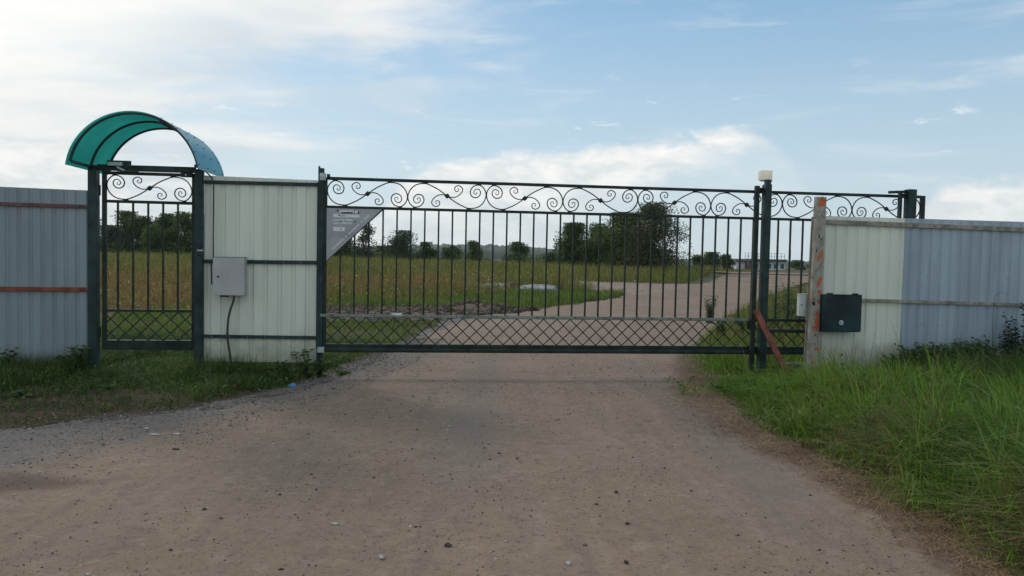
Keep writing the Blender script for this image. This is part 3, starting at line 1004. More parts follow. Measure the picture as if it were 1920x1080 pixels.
def clumpy(rg, n, x0, x1, y0, y1, nc, spread, frac=0.6):
    """scatter: part uniform, part in tussocks"""
    k = int(n * frac)
    cx = rg.uniform(x0, x1, nc); cy = rg.uniform(y0, y1, nc)
    i = rg.integers(0, nc, k)
    X = np.concatenate([cx[i] + rg.normal(0, spread, k), rg.uniform(x0, x1, n - k)])
    Y = np.concatenate([cy[i] + rg.normal(0, spread, k), rg.uniform(y0, y1, n - k)])
    return X, Y


def pn(x, y, s=1.0, seed=0.0):
    return (np.sin(x * 1.7 * s + seed) * np.cos(y * 2.1 * s + seed * 2) + .6 * np.sin(x * 3.9 * s - y * 2.7 * s + seed * 3) + .4 * np.sin(y * 6.1 * s + x * 5.3 * s + seed)) / 2


WEEDM = foliage('clover_leaves', (0.045, 0.10, 0.024), (0.085, 0.15, 0.036), (0.12, 0.12, 0.05), isl=.4, trans=.35, pscale=1.5)


def build_grass():
    rg = np.random.default_rng(21)
    # right verge, long lush grass
    X, Y = clumpy(rg, 150000, 1.9, 8.4, 2.3, 13.0, 900, .10, .5)
    l, r = road_edges(Y)
    e = X - r - 0.12 * lat_noise(Y, 3.3, 1.4)
    ok = (e > np.where(Y > 8.2, -.42, 0.0)) & (rg.uniform(0, 1, len(X)) < np.clip(e / .30, .30, 1))
    X, Y, e = X[ok], Y[ok], np.maximum(e[ok], .02) + np.where(Y[ok] > 8.2, .30, 0)
    H = (0.09 + 0.33 * np.clip(e / .9, 0, 1)) * rg.uniform(.55, 1.25, len(X)) * (1 + .25 * pn(X, Y, 1.2))
    yf = 9.2 + (X + 2.4) * .118      # fence line
    front = Y < yf - .1
    H = H * (1 + .35 * (pn(X, Y, 2.6, 1.1) > .15)) * np.where(Y > yf - 1.6, .72, 1.0) * np.where(Y < 5.5, 1.12, 1)
    H *= np.where((X < 5.1) & (Y > 8.3), .62, 1)
    H *= np.where((X < 5.1) & (Y > yf - .8), .7, 1)
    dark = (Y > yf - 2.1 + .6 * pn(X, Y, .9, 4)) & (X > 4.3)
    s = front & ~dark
    stuff(blades('verge_grass', X[s], Y[s], H[s], rg.uniform(.005, .013, s.sum()), GR_LUSH, rg, 4, .75, droop=.95, wind=(-.22, -.05)), 'long lush green grass on the right verge of the road')
    s = front & dark  # darker green grass close to the fence
    stuff(blades('dark_verge_grass', X[s], Y[s], H[s] * 1.0, rg.uniform(.005, .011, s.sum()), GR_DARK, rg, 3, .5, droop=.6), 'dark green grass at the foot of the right fence')
    k = rg.choice(np.where(front)[0], 6000)
    P = np.stack([X[k], Y[k], hgt(X[k], Y[k]) + H[k] * rg.uniform(.1, .75, len(k))], -1)
    props(leaves_mesh('verge_broad_leaves', P, .050, WEEDM, None, rg, aspect=.6, up_bias=.3), 'small broad leaves among the grass of the right verge', 'ground cover', kind='stuff')
    k = rg.choice(np.where(front & (e > .6))[0], 500)
    stuff(blades('seed_head_stalks', X[k], Y[k], H[k] * rg.uniform(1.4, 1.8, len(k)), rg.uniform(.003, .005, len(k)), GR_DRY, rg, 4, .3, droop=.3, wind=(-.1, 0)), 'thin dry seed stalks above the right verge')
    # long arching pale blades standing out of the verge
    k = rg.choice(np.where(front & (e > .35))[0], 5200)
    stuff(blades('arching_blades', X[k], Y[k], (H[k] * rg.uniform(1.15, 1.5, len(k))), rg.uniform(.006, .010, len(k)), GR_PALE, rg, 5, .95, droop=1.0, wind=(-.3, 0)), 'long arching pale green blades on the right verge')
    k = rg.choice(np.where(front & (e > .05) & (e < .9) & (Y < 6.2) & (pn(X, Y, 1.1, 2) > -.1))[0], 5200)
    stuff(blades('withered_grass', X[k], Y[k], (H[k] * rg.uniform(.8, 1.2, len(k))), rg.uniform(.004, .008, len(k)), GR_DRY, rg, 4, .9, droop=1.0, wind=(-.2, 0)), 'withered yellowish grass low on the right verge near the road')
    # beyond the fence on the right: rank weeds and grass
    n = 20000
    X = rg.uniform(2.9, 14, n); Y = rg.uniform(10.2, 30, n)
    l, r = road_edges(Y)
    e = X - r
    ok = (e > .05) & (X / Y < .62)
    X, Y, e = X[ok], Y[ok], e[ok]
    stuff(blades('roadside_grass', X, Y, (.25 + .5 * np.clip(e / 1.2, 0, 1)) * rg.uniform(.5, 1.25, len(X)), rg.uniform(.009, .018, len(X)), GR_FIELD, rg, 3, .3), 'tall mixed grass right of the road beyond the gate')
    n = 34000
    X = rg.uniform(2.3, 7.5, n); Y = rg.uniform(9.6, 17, n)
    l, r = road_edges(Y)
    e = X - r
    ok = (e > -.1) & (Y > 9.2 + (X + 2.4) * .118 + .02)
    X, Y, e = X[ok], Y[ok], e[ok]
    stuff(blades('inner_roadside_grass', X, Y, (.08 + .22 * np.clip(e / .8, 0, 1)) * rg.uniform(.5, 1.3, len(X)), rg.uniform(.007, .014, len(X)), GR_LUSH, rg, 2, .5), 'green grass right of the road just behind the sliding gate')
    # left verge
    X, Y = clumpy(rg, 95000, -7.0, -.9, 5.0, 12.5, 600, .10, .6)
    l, r = road_edges(Y)
    e = l - X - 0.10 * lat_noise(Y, 1.3, 1.6)
    yf = 9.2 + (X + 2.4) * .118
    brown = np.clip(1 - (Y - (7.0 + .25 * (X + 5) + .5 * pn(X, Y, 1.1, 5))) / .8, 0, 1) * smooth(-2.6, -3.6, X)      # trampled earth strip
    ok = (e > 0) & (rg.uniform(0, 1, len(X)) < np.clip(e / .25, .2, 1) * (1 - .80 * brown))
    X, Y, e, brown, yf = (q[ok] for q in (X, Y, e, brown, yf))
    H = (.05 + .13 * np.clip(e / .5, 0, 1)) * rg.uniform(.5, 1.35, len(X)) * (1 + .4 * pn(X, Y, 1.3, 2)) * (1 - .5 * brown)
    gate_gap = (X > -4.95) & (X < -3.75)
    H *= np.where(gate_gap, .55, 1.0)
    H *= np.where((np.abs(Y - yf + .15) < .35) & ~gate_gap, 1.55, 1)
    H = np.clip(H, .03, .34)
    stuff(blades('left_verge_grass', X, Y, H, rg.uniform(.004, .010, len(X)), GR_DARK, rg, 3, .7, droop=.6), 'dark trampled grass on the left verge in front of the fence')
    k = rg.choice(len(X), 15000)
    P = np.stack([X[k], Y[k], hgt(X[k], Y[k]) + rg.uniform(.01, .10, len(k)) * np.clip(H[k] / .12, .4, 1.3)], -1)
    props(leaves_mesh('verge_clover', P, .038, WEEDM, None, rg, aspect=.7, up_bias=.3), 'small broad leaves among the grass of the left verge', 'ground cover', kind='stuff')
    # lawn beyond the gate
    n = 95000
    X = rg.uniform(-9, 4.5, n); Y = 9.3 + (rg.uniform(0, 1, n) ** 1.25) * 22
    l, r = road_edges(Y)
    be = ((X > -5.0) & (X < 0.9) & (Y > 16.6) & (Y < 21.8) & (X < -1 + (Y - 18) * .6))
    lump_ = pn(X, Y, .6, 5)
    ok = (X < l - .05) & (~be | (rg.uniform(0, 1, n) < .06)) & (rg.uniform(0, 1, n) < .75 + .4 * lump_)
    X, Y, lump_ = X[ok], Y[ok], lump_[ok]
    H = (.06 + .05 * lump_ + .01 * (Y - 9)) * rg.uniform(.6, 1.5, len(X))
    H = np.clip(H, .04, .4)
    stuff(blades('lawn_grass', X, Y, H, rg.uniform(.008, .016, len(X)) * (Y / 11), GR_LAWN, rg, 2, .5), 'short green grass on the ground beyond the gates')
    # tall field
    n = 150000
    Y = 13 + rg.uniform(0, 1, n) ** .85 * 60
    X = rg.uniform(-1, 1, n)
    X = (-0.66 + (X + 1) * .5 * 0.98) * Y
    l, r = road_edges(Y)
    near = np.interp(X, [-14, -7, -5, -2.0, 0, 3.0, 6, 9, 14, 18], [15.5, 19, 22.5, 25, 28.5, 33, 40, 41, 43, 47])
    near = near + 1.2 * pn(X, Y, .5, 2)
    ok = (Y > near) & (X < np.where(Y < 62, l - .6 * (Y / 30), 200)) & ~((Y > 56.5) & (Y < 67.5) & (X > 15)) 
    trk = np.array([gp(*p) for p in ((700, 518.5), (800, 518), (900, 521), (989, 524.5), (1101, 533), (1160, 540), (1290, 545))])
    ty = np.interp(X, trk[:, 0], trk[:, 1])
    ok &= ~((np.abs(Y - ty) < np.interp(X, [-10, 0, 4, 6, 14], [.5, .9, 2.2, 6, 7.5])) & (X < 14.5))
    X, Y, near = X[ok], Y[ok], near[ok]
    H = (.30 + .46 * np.clip((Y - near) / 4, 0, 1)) * rg.uniform(.45, 1.15, len(X)) * (1 + .22 * pn(X, Y, .7) + .12 * pn(X, Y, .22, 3))
    H *= np.where(X > 19, .62, 1)
    H *= np.where(X < -4, 1 - .30 * smooth(40, 18, Y), 1)
    stuff(blades('field_grass', X, Y, H, rg.uniform(.012, .026, len(X)) * np.clip(Y / 30, .8, 2.4), GR_FIELD, rg, 2, .55), 'tall unmown field grass, green and reddish brown')
    # ears and weeds sticking out of the field
    kk = rg.integers(0, len(X), 42000)
    kk = kk[pn(X[kk], Y[kk], .9, 8) + rg.uniform(-.6, .6, len(kk)) > .1]
    zz = hgt(X[kk], Y[kk]) + H[kk] * rg.uniform(.3, 1.0, len(kk))
    props(leaves_mesh('field_weeds', np.stack([X[kk], Y[kk], zz], -1), .11, GR_FIELD, None, rg, aspect=.6), 'leafy weeds mixed through the tall field grass', 'weeds', kind='stuff')
    k = rg.integers(0, len(X), 2600)
    stuff(blades('field_seed_stalks', X[k], Y[k], H[k] * rg.uniform(1.1, 1.4, len(k)), rg.uniform(.014, .026, len(k)) * np.clip(Y[k] / 35, .7, 2), GR_FIELD, rg, 2, .3), 'dry seed stalks standing above the field grass', 'grass')
    n = 9000
    X = rg.uniform(-6, 16, n); Y = rg.uniform(28, 47, n)
    l, r = road_edges(Y)
    ok = (X < l - .1) & (pn(X, Y, .55, 2.2) + rg.uniform(-.35, .35, n) > .38)
    X, Y = X[ok], Y[ok]
    stuff(blades('track_grass', X, Y, rg.uniform(.05, .16, len(X)), rg.uniform(.02, .035, len(X)), GR_LAWN, rg, 2, .6), 'thin grass growing in patches on the side track')
    # dead grass lying on the trampled strip
    n = 11000
    X = rg.uniform(-6.8, -2.0, n); Y = rg.uniform(5.0, 8.3, n)
    l, r = road_edges(Y)
    ok = (X < l + .05) & (pn(X, Y, 1.1, 6) + rg.uniform(-.7, .7, n) > 0)
    X, Y = X[ok], Y[ok]
    stuff(blades('dead_verge_grass', X, Y, rg.uniform(.02, .07, len(X)), rg.uniform(.003, .006, len(X)), GR_DRY, rg, 2, 1.4), 'dead flattened grass on the bare strip of the left verge')
    # straw litter at road edges
    n = 17000
    Y = 3 + rg.uniform(0, 1, n) ** 1.2 * 9
    l, r = road_edges(Y)
    X = r + rg.normal(-.03, .12, n) - .30 * np.abs(rg.normal(0, 1, n)) * smooth(9.5, 8, Y) * smooth(5.2, 7, Y)
    a = rg.uniform(0, np.pi, n); L = rg.uniform(.03, .13, n); w = rg.uniform(.0015, .0035, n)
    z = hgt(X, Y) + .024 + rg.uniform(0, .012, n)
    c, s_ = np.cos(a), np.sin(a)
    V = np.stack([np.stack([X - c * L / 2 + s_ * w, Y - s_ * L / 2 - c * w, z], -1), np.stack([X - c * L / 2 - s_ * w, Y - s_ * L / 2 + c * w, z], -1),
                  np.stack([X + c * L / 2, Y + s_ * L / 2, z + rg.uniform(0, .02, n)], -1)], 1)
    stuff(numesh('straw_litter', V.reshape(-1, 3), np.arange(n * 3).reshape(-1, 3), GR_DRY), 'dry brown straw strewn along the right edge of the road', 'straw')
    # white umbels far in the field
    n = 300
    X = np.concatenate([rg.normal(-.9, .45, 90), rg.uniform(-12, 4, 210)]); Y = np.concatenate([rg.normal(27, .8, 90), rg.uniform(20, 40, 210)])
    P = np.stack([X, Y, hgt(X, Y) + rg.uniform(.25, .95, n)], -1)
    wm = mat('umbel_white', (0.55, 0.52, 0.42), 0.8, 0.1, 5)
    props(leaves_mesh('field_flowers', P, .045, wm, None, rg, aspect=1.0), 'small white flower heads dotted in the field grass', 'flowers', kind='stuff')


build_grass()


def build_pebbles():
    rg = np.random.default_rng(3)
    def peb(name, X, Y, R, m, label, lift=.018, flat=.6):
        n = len(X)
        base = np.array([(1, 0, 0), (0, 1, 0), (-1, 0, 0), (0, -1, 0), (0, 0, 1), (0, 0, -1)], float)
        a = rg.uniform(0, 6.28, n)
        V = np.repeat(base[None], n, 0) * (1 + rg.uniform(-.3, .3, (n, 6, 1)))
        c, s = np.cos(a)[:, None], np.sin(a)[:, None]
        vx = V[..., 0] * c - V[..., 1] * s; vy = (V[..., 0] * s + V[..., 1] * c) * rg.uniform(.6, 1, (n, 1)); vz = V[..., 2] * flat
        V = np.stack([vx, vy, vz], -1) * R[:, None, None] + np.stack([X, Y, hgt(X, Y) + lift + R * .2], -1)[:, None]
        F = np.array([(0, 1, 4), (1, 2, 4), (2, 3, 4), (3, 0, 4), (1, 0, 5), (2, 1, 5), (3, 2, 5), (0, 3, 5)])
        FF = (F[None] + (np.arange(n) * 6)[:, None, None]).reshape(-1, 3)
        o = numesh(name, V.reshape(-1, 3), FF, m)
        props(o, label, 'gravel', kind='stuff')
    # gravel along left edge of the road
    n = 15000
    Y = 3.5 + rg.uniform(0, 1, n) ** .9 * 10
    l, r = road_edges(Y)
    rl = np.interp(Y, *zip(*sorted((b, a) for a, b in RLP)))
    X = l + (rl - l + .45) * rg.uniform(-.08, 1.0, n)
    g1 = mat('gravel_grey', (0.19, 0.165, 0.148), 0.9, 0.3, 30, island=.45)
    peb('gravel', X, Y, rg.gamma(2, .0022, n) + .002, g1, 'loose grey gravel along the left edge of the road')
    # clods and small stones over the road
    n = 34000
    Y = 1.2 + rg.uniform(0, 1, n) ** 1.1 * 18
    l, r = road_edges(Y)
    rl = np.interp(Y, *zip(*sorted((b, a) for a, b in RLP))) - .3
    X = rl + (r - rl) * rg.uniform(0, 1, n)
    keep = pn(X, Y, .9, 1.7) + rg.uniform(-.5, .6, n) > 0
    X, Y = X[keep], Y[keep]
    peb('road_clods', X, Y, rg.gamma(1.1, .0019, len(X)) + .0016, mat('clod_brown', (0.10, 0.073, 0.058), .95, .3, 30, island=.4), 'dark crumbs of earth scattered on the road', .020)
    n = 5000
    X = rg.uniform(-6.5, -2.2, n); Y = rg.uniform(5.2, 8.2, n)
    l, r = road_edges(Y)
    ok = (X < l + .1) & (pn(X, Y, 1.4, 3) + rg.uniform(-.6, .6, n) > 0)
    X, Y = X[ok], Y[ok]
    peb('verge_crumbs', X, Y, rg.gamma(1.3, .003, len(X)) + .002, mat('crumb_mixed', (0.15, 0.115, 0.09), .95, .3, 30, island=.55), 'small stones and crumbs on the bare strip of the left verge', .004)
    n = 5000
    Y = 1.2 + rg.uniform(0, 1, n) * 14
    l, r = road_edges(Y)
    X = l + (r - l) * rg.uniform(0, 1, n)
    peb('road_chips', X, Y, rg.gamma(1.6, .002, n) + .002, mat('chip_pale', (0.42, 0.38, 0.34), .9, .2, 30, island=.3), 'pale stone chips scattered on the road', .020)
    # clods on the bare earth beyond the gate
    n = 3000
    Y = rg.uniform(16.6, 22.5, n); X = rg.uniform(-5.2, .8, n)
    ok = X < -1 + (Y - 18) * .6
    X, Y = X[ok], Y[ok]
    peb('earth_clods', X, Y, rg.gamma(2, .02, len(X)) + .01, mat('earth_brown', (0.085, 0.055, 0.042), .95, .3, 6, island=.4), 'clods of dug earth beyond the gate', .0, .6)


build_pebbles()

# single stones one can point at
STONES = [
    (628, 990, .016, STONEW, 'small white stone chip on the road, lower left of centre', (1.6, .6, .4)),
    (715, 1055, .014, STONEW, 'small round pale stone near the bottom edge of the road', (1, 1, .8)),
    (840, 1032, .015, STONED, 'dark clod with a leafy tip near the bottom centre of the road', (1.3, .8, .7)),
    (1155, 930, .012, STONED, 'dark round clod right of the road centre', (1, .8, .7)),
    (1176, 990, .011, STONED, 'dark clod below the round one, right of the road centre', (1.1, .8, .7)),
    (1174, 1064, .012, STONED, 'dark clod at the bottom of the road, right of centre', (1, .9, .8)),
    (1066, 1066, .012, STONEW, 'small pale stone at the bottom centre of the road', (1.1, .9, .7)),
    (290, 821, .030, STONEW, 'flat pale sliver of stone on the left gravel', (1.5, .5, .3)),
    (333, 819, .022, STONEW, 'flat pale stone right of the sliver on the left gravel', (1.4, .6, .3)),
    (275, 809, .018, STONEW, 'pale chip above the sliver on the left gravel', (1.2, .7, .4)),
    (330, 848, .016, STONED, 'dark flat stone between gravel and mud patch', (1.5, .8, .4)),
]
for i, (px, py, r, m_, lab, sc) in enumerate(STONES):
    x, y = gp(px, py)
    bm = bmesh.new(); lump(bm, (0, 0, 0), r, 2, .3, sc, seed=i * 3.1)
    o = link('stone', fmesh(bm, 'stone', m_, True)); o.location = (x, y, float(hgt(x, y)) + .022 + r * sc[2] * .5)
    props(o, lab, 'stone', 'loose stones on the road')

# ------------------------------------------------------------------ fence line objects
def corrugated(s0, s1, zt, zb, y0, period=.155, depth=.014, groove=.34, rows=7, seed=0.0, phase=0.0):
    """trapezoid profile sheet; zt / zb are functions of s; face towards the viewer"""
    xs, dy = [], []
    k = math.floor((s0 - phase) / period) - 1
    cuts = []
    while phase + k * period < s1 + period:
        b = phase + k * period
        g = period * groove; sl = .014
        cuts += [(b, 0), (b + sl, depth), (b + g - sl, depth), (b + g, 0), (b + g + (period - g) * .5, -.0005)]
        k += 1
    c = np.array(cuts)
    inner = c[(c[:, 0] > s0 + .001) & (c[:, 0] < s1 - .001)]
    xs = [s0] + list(inner[:, 0]) + [s1]
    dy = [float(np.interp(s0, c[:, 0], c[:, 1]))] + list(inner[:, 1]) + [float(np.interp(s1, c[:, 0], c[:, 1]))]
    bm = bmesh.new()
    R = []
    for j in range(rows):
        t = j / (rows - 1)
        row = []
        for x, d in zip(xs, dy):
            z = zb(x) * (1 - t) + zt(x) * t
            w = .0035 * mnoise.noise(Vector((x * 3.1 + seed, z * 2.3, seed)))
            row.append(bm.verts.new((x, y0 + d + w, z)))
        R.append(row)
    for a, b in zip(R, R[1:]):
        for i in range(len(xs) - 1):
            bm.faces.new((a[i], a[i + 1], b[i + 1], b[i]))
    # sheet thickness
    geo = bmesh.ops.extrude_face_region(bm, geom=bm.faces[:])
    for v in geo['geom']:
        if isinstance(v, bmesh.types.BMVert): v.co.y += .0012
    return bm


def line(pa, pb, d):
    (a, za), (b, zb_) = fr(*pa, d), fr(*pb, d)
    return lambda s: za + (zb_ - za) * (s - a) / (b - a)


def rail(t, pa, pb, d, th, m, depth=.04, s0=None, s1=None, name='rail', bev=.002):
    """rail whose centre line passes pixels pa, pb; th in metres; front face at y=d"""
    f = line(pa, pb, d)
    a = s0 if s0 is not None else fr(*pa, d)[0]
    b = s1 if s1 is not None else fr(*pb, d)[0]
    return part(name, BAR((a, d + depth / 2, f(a)), (b, d + depth / 2, f(b)), th, depth, bev), m, t)


def screws(t, pts, r=.006, m=None):
    for (s, y, z) in pts:
        bm = bmesh.new()
        tube(bm, [(s, y, z), (s, y - .006, z)], [r, r * .7], 6, up=(0, 0, 1))
        part('screw', bm, m or GALV, t, at=(s, y, z))


def build_left_fence():
    d = .02
    e = sx(166, 500)
    b = e - 3.6
    t = thing('corrugated_fence', 'grey-blue corrugated metal fence with three red-brown rails at the left edge', 'fence', (e + b) / 2, 0, 0)
    zt = line((0, 350), (165, 357), d); zb = line((0, 691), (165, 686), d)
    w = 1.15
    k = 0; x1 = e
    while x1 > b + .01:
        x0 = max(b, x1 - w)
        part('sheet', corrugated(x0, x1 - .001, zt, zb, d + (k % 2) * .003, .128, .013, .40, seed=k * 2.2, phase=e - .03), GREYS, t, at=((x0 + x1) / 2, d, 1))
        x1 = x0; k += 1
    rail(t, (0, 382), (165, 387.5), d - .035, .042, BROWNRAIL, .032, s0=b, s1=e)
    rail(t, (0, 541.5), (165, 543), d - .035, .050, REDRAIL, .032, s0=b, s1=e)
    rail(t, (0, 688), (165, 685), d - .035, .045, REDRAIL, .032, s0=b, s1=e)
    part('post', B(b - .06, b, d - .03, d + .03, -.3, 2.1, .003), GREEN2, t)
    fq = line((0, 382), (165, 387.5), d - .035); fm = line((0, 541.5), (165, 543), d - .035)
    screws(t, [(e - .10 - .257 * i, d - .035, f_(e - .10 - .257 * i)) for i in range(5) for f_ in (fq, fm)], .006, RUST)


build_left_fence()


# scroll ornament, drawn once, unit: half height = 120, half width = 386
SC_MAIN = [(0, 0), (-80, -55), (-150, -90), (-215, -112), (-300, -100), (-358, -55), (-385, 12), (-370, 72), (-320, 113), (-258, 98),
           (-228, 50), (-243, 5), (-285, -8), (-320, 12), (-329, 48), (-308, 74), (-276, 68), (-262, 42), (-276, 24), (-294, 32), (-288, 48)]
SC_TEN = [(0, 0), (-34, -10), (-76, -9), (-118, 12), (-148, 48), (-147, 82), (-112, 102), (-80, 90), (-73, 62), (-90, 46), (-110, 52), (-110, 70), (-96, 72)]


def scroll_mesh(name, hw, hh, mirror, m, r=.0075):
    bm = bmesh.new()
    kx, kz = hw / 386, hh / 120
    for sgn in (1, -1):
        for P, rr in ((SC_MAIN, r), (SC_TEN, r * .9)):
            pts = [Vector((p[0] * kx * sgn, 0 if P is SC_MAIN else .001, p[1] * kz * sgn * mirror)) for p in P]
            pts = catmull(pts, 5)
            n = len(pts)
            rad = [rr * (1 - .45 * max(0, (i / n - .6) / .4)) for i in range(n)]
            tube(bm, pts, rad, 6)
    # rosette
    g = bmesh.ops.create_icosphere(bm, subdivisions=2, radius=.030)
    for v in g['verts']:
        a = math.atan2(v.co.z, v.co.x)
        k = 1 + .12 * math.cos(a * 8)
        v.co = Vector((v.co.x * k, v.co.y * .55, v.co.z * k))
    # collars where the scroll touches the rails
    for sgn in (1, -1):
        c = Vector((-215 * kx * sgn, 0, -117 * kz * sgn * mirror))
        box(bm, c.x - .028, c.x + .028, -.009, .009, c.z - .006, c.z + .006)
        c = Vector((-318 * kx * sgn, 0, 117 * kz * sgn * mirror))
        box(bm, c.x - .02, c.x + .02, -.009, .009, c.z - .006, c.z + .006)
    return fmesh(bm, name, m, True)


def pedestrian():
    # frame: two posts and header
    sL0, sL1 = sx(167.5, 500), sx(184, 500)
    sR0, sR1 = sx(366.5, 500), sx(380.5, 500)
    zt = zy(275, 313)
    f = thing('pedestrian_gateway', 'dark green square posts and header beam around the small pedestrian gate', 'gateway', (sL0 + sR1) / 2, 0, 0)
    part('post', B(sL0, sL1, -.045, .055, -.2, zy(176, 313), .004), GREEN2, f)
    part('post', B(sR0, sR1, -.045, .055, -.2, zy(372, 320), .004), GREEN2, f)
    part('header_beam', BAR((sL1, 0, zy(195, 314.0)), (sR0, 0, zy(362, 319)), .068, .06, .003), GREEN2, f)
    part('post_cap', B(sL0 - .004, sL1 + .004, -.05, .06, zy(176, 313), zy(176, 313) + .012), GREEN2, f)
    part('post_cap', B(sR0 - .004, sR1 + .004, -.05, .06, zy(372, 320), zy(372, 320) + .012), GREEN2, f)
    # leaf
    gy = .012
    g0, g1 = sL1 + .045, sR0 - .006
    zT = zy(275, 326); zU = zy(275, 379); zM = zy(275, 582); zK = zy(275, 638); zB = zy(275, 656)
    g = thing('pedestrian_gate', 'narrow dark green wrought iron pedestrian gate under the teal canopy', 'gate', g0, gy, zB)
    st = .045
    part('stile', B(g0, g0 + st, gy - .02, gy + .02, zB, zT + .02, .002), GREEN, g, at=(g0, gy, zB))
    part('stile', B(g1 - st * .8, g1, gy - .02, gy + .02, zB, zT + .02, .002), GREEN, g, at=(g1, gy, zB))
    a, b = g0 + st, g1 - st * .8
    part('top_rail', B(a, b, gy - .018, gy + .018, zT - .018, zT + .018, .002), GREEN, g)
    part('upper_rail', B(a, b, gy - .018, gy + .018, zU - .017, zU + .017, .002), GREEN, g)
    part('middle_rail', B(a, b, gy - .018, gy + .018, zM - .02, zM + .012, .002), GREEN, g)
    part('kick_beam', B(a, b, gy - .025, gy + .025, zB, zK, .003), GREEN, g)
    part('hinge', TUBE([(g0 - .02, gy - .03, zB + .15), (g0 - .02, gy - .03, zB + .27)], .014), GREEN, g)
    part('hinge', TUBE([(g0 - .02, gy - .03, zT - .27), (g0 - .02, gy - .03, zT - .15)], .014), GREEN, g)
    bars = [sx(p, 480) for p in (220.5, 249, 277.3, 305.3, 333)]
    bme = None
    for s in bars:
        if bme is None:
            o = part('bar', B(s - .010, s + .010, gy - .010, gy + .010, zM + .012, zU - .017), GREEN, g, at=(s, gy, zM)); bme = o.data; first = o; s_first = s
        else:
            o = link('bar', bme, g); o.location = first.location + Vector((s - s_first, 0, 0))
    lattice(g, a, b, zK, zM - .02, bars[0] , bars[1] - bars[0], gy)
    me = scroll_mesh('scroll', (b - a) / 2 - .004, (zT - zU - .035) / 2, 1, IRON, .0075)
    o = link('scroll', me, g)
    o.location = Vector(((a + b) / 2, gy, (zT + zU) / 2)) - Vector(g['org'])
    # electromagnetic lock plate + hydraulic closer
    part('lock_magnet', B(g1 - .15, g1 - .02, gy - .065, gy - .022, zT - .028, zT + .022, .003), GREEN, g)
    part('lock_bolt', TUBE([(g1 - .09, gy - .066, zT - .003), (g1 - .09, gy - .072, zT - .003)], .010, up=(0, 0, 1)), GALV, g)
    c = thing('door_closer', 'light grey hydraulic door closer on top of the pedestrian gate', 'door closer', sx(218, 308), -.06, zy(218, 308))
    s0, s1 = sx(203.5, 308, -.06), sx(231, 309, -.06)
    z0 = zy(218, 307.5, -.06)
    part('body', B(s0, s1, -.10, -.035, z0 - .025, z0 + .02, .004), GALV, c)
    part('mount_plate', B(s0 - .03, s1 + .08, -.033, -.031 + .0, z0 - .02, z0 + .045), CANFR, c)
    part('arm', BAR((s0 + .1, -.085, z0 - .035), (s0 + .19, -.085, z0 - .075), .02, .008), GALV, c)
    part('arm', BAR((s0 + .10, -.077, z0 - .075), (s0 + .34, -.077, z0 - .082), .02, .008), CANFR, c)
    # reader on the right post
    k = thing('entry_reader', 'small black entry reader on the right post of the pedestrian gate', 'card reader', sx(376, 473), -.055, zy(376, 473))
    s, z = sx(375.5, 472, -.06), zy(375.5, 473, -.06)
    part('housing', B(s - .03, s + .035, -.075, -.046, z - .035, z + .025, .004), BLACK, k)
    part('cover', B(s - .033, s + .038, -.080, -.076, z + .015, z + .03), GALV, k)


def lattice(t, a, b, z0, z1, s0, p, y, th=.009):
    """diagonal bars: apexes under each upright at s0 + k p, every bar spans two pitches"""
    H = z1 - z0
    k0 = math.floor((a - s0) / p) - 3
    for k in range(k0, int((b - s0) / p) + 4):
        for sg, yy in ((1, -.0055), (-1, .0055)):
            A = (s0 + k * p, z1); C = (s0 + k * p + 2 * p * sg, z0)
            # clip to [a, b]
            t0, t1 = 0.0, 1.0
            dx = C[0] - A[0]
            for lim, isup in ((a, False), (b, True)):
                tt = (lim - A[0]) / dx
                if (dx > 0) == isup: t1 = min(t1, tt)
                else: t0 = max(t0, tt)
            if t1 - t0 < .06: continue
            P = (A[0] + dx * t0, y + yy, A[1] - H * t0); Q = (A[0] + dx * t1, y + yy, A[1] - H * t1)
            part('lattice_bar', BAR(P, Q, .0125, th), IRON, t, at=P)


pedestrian()


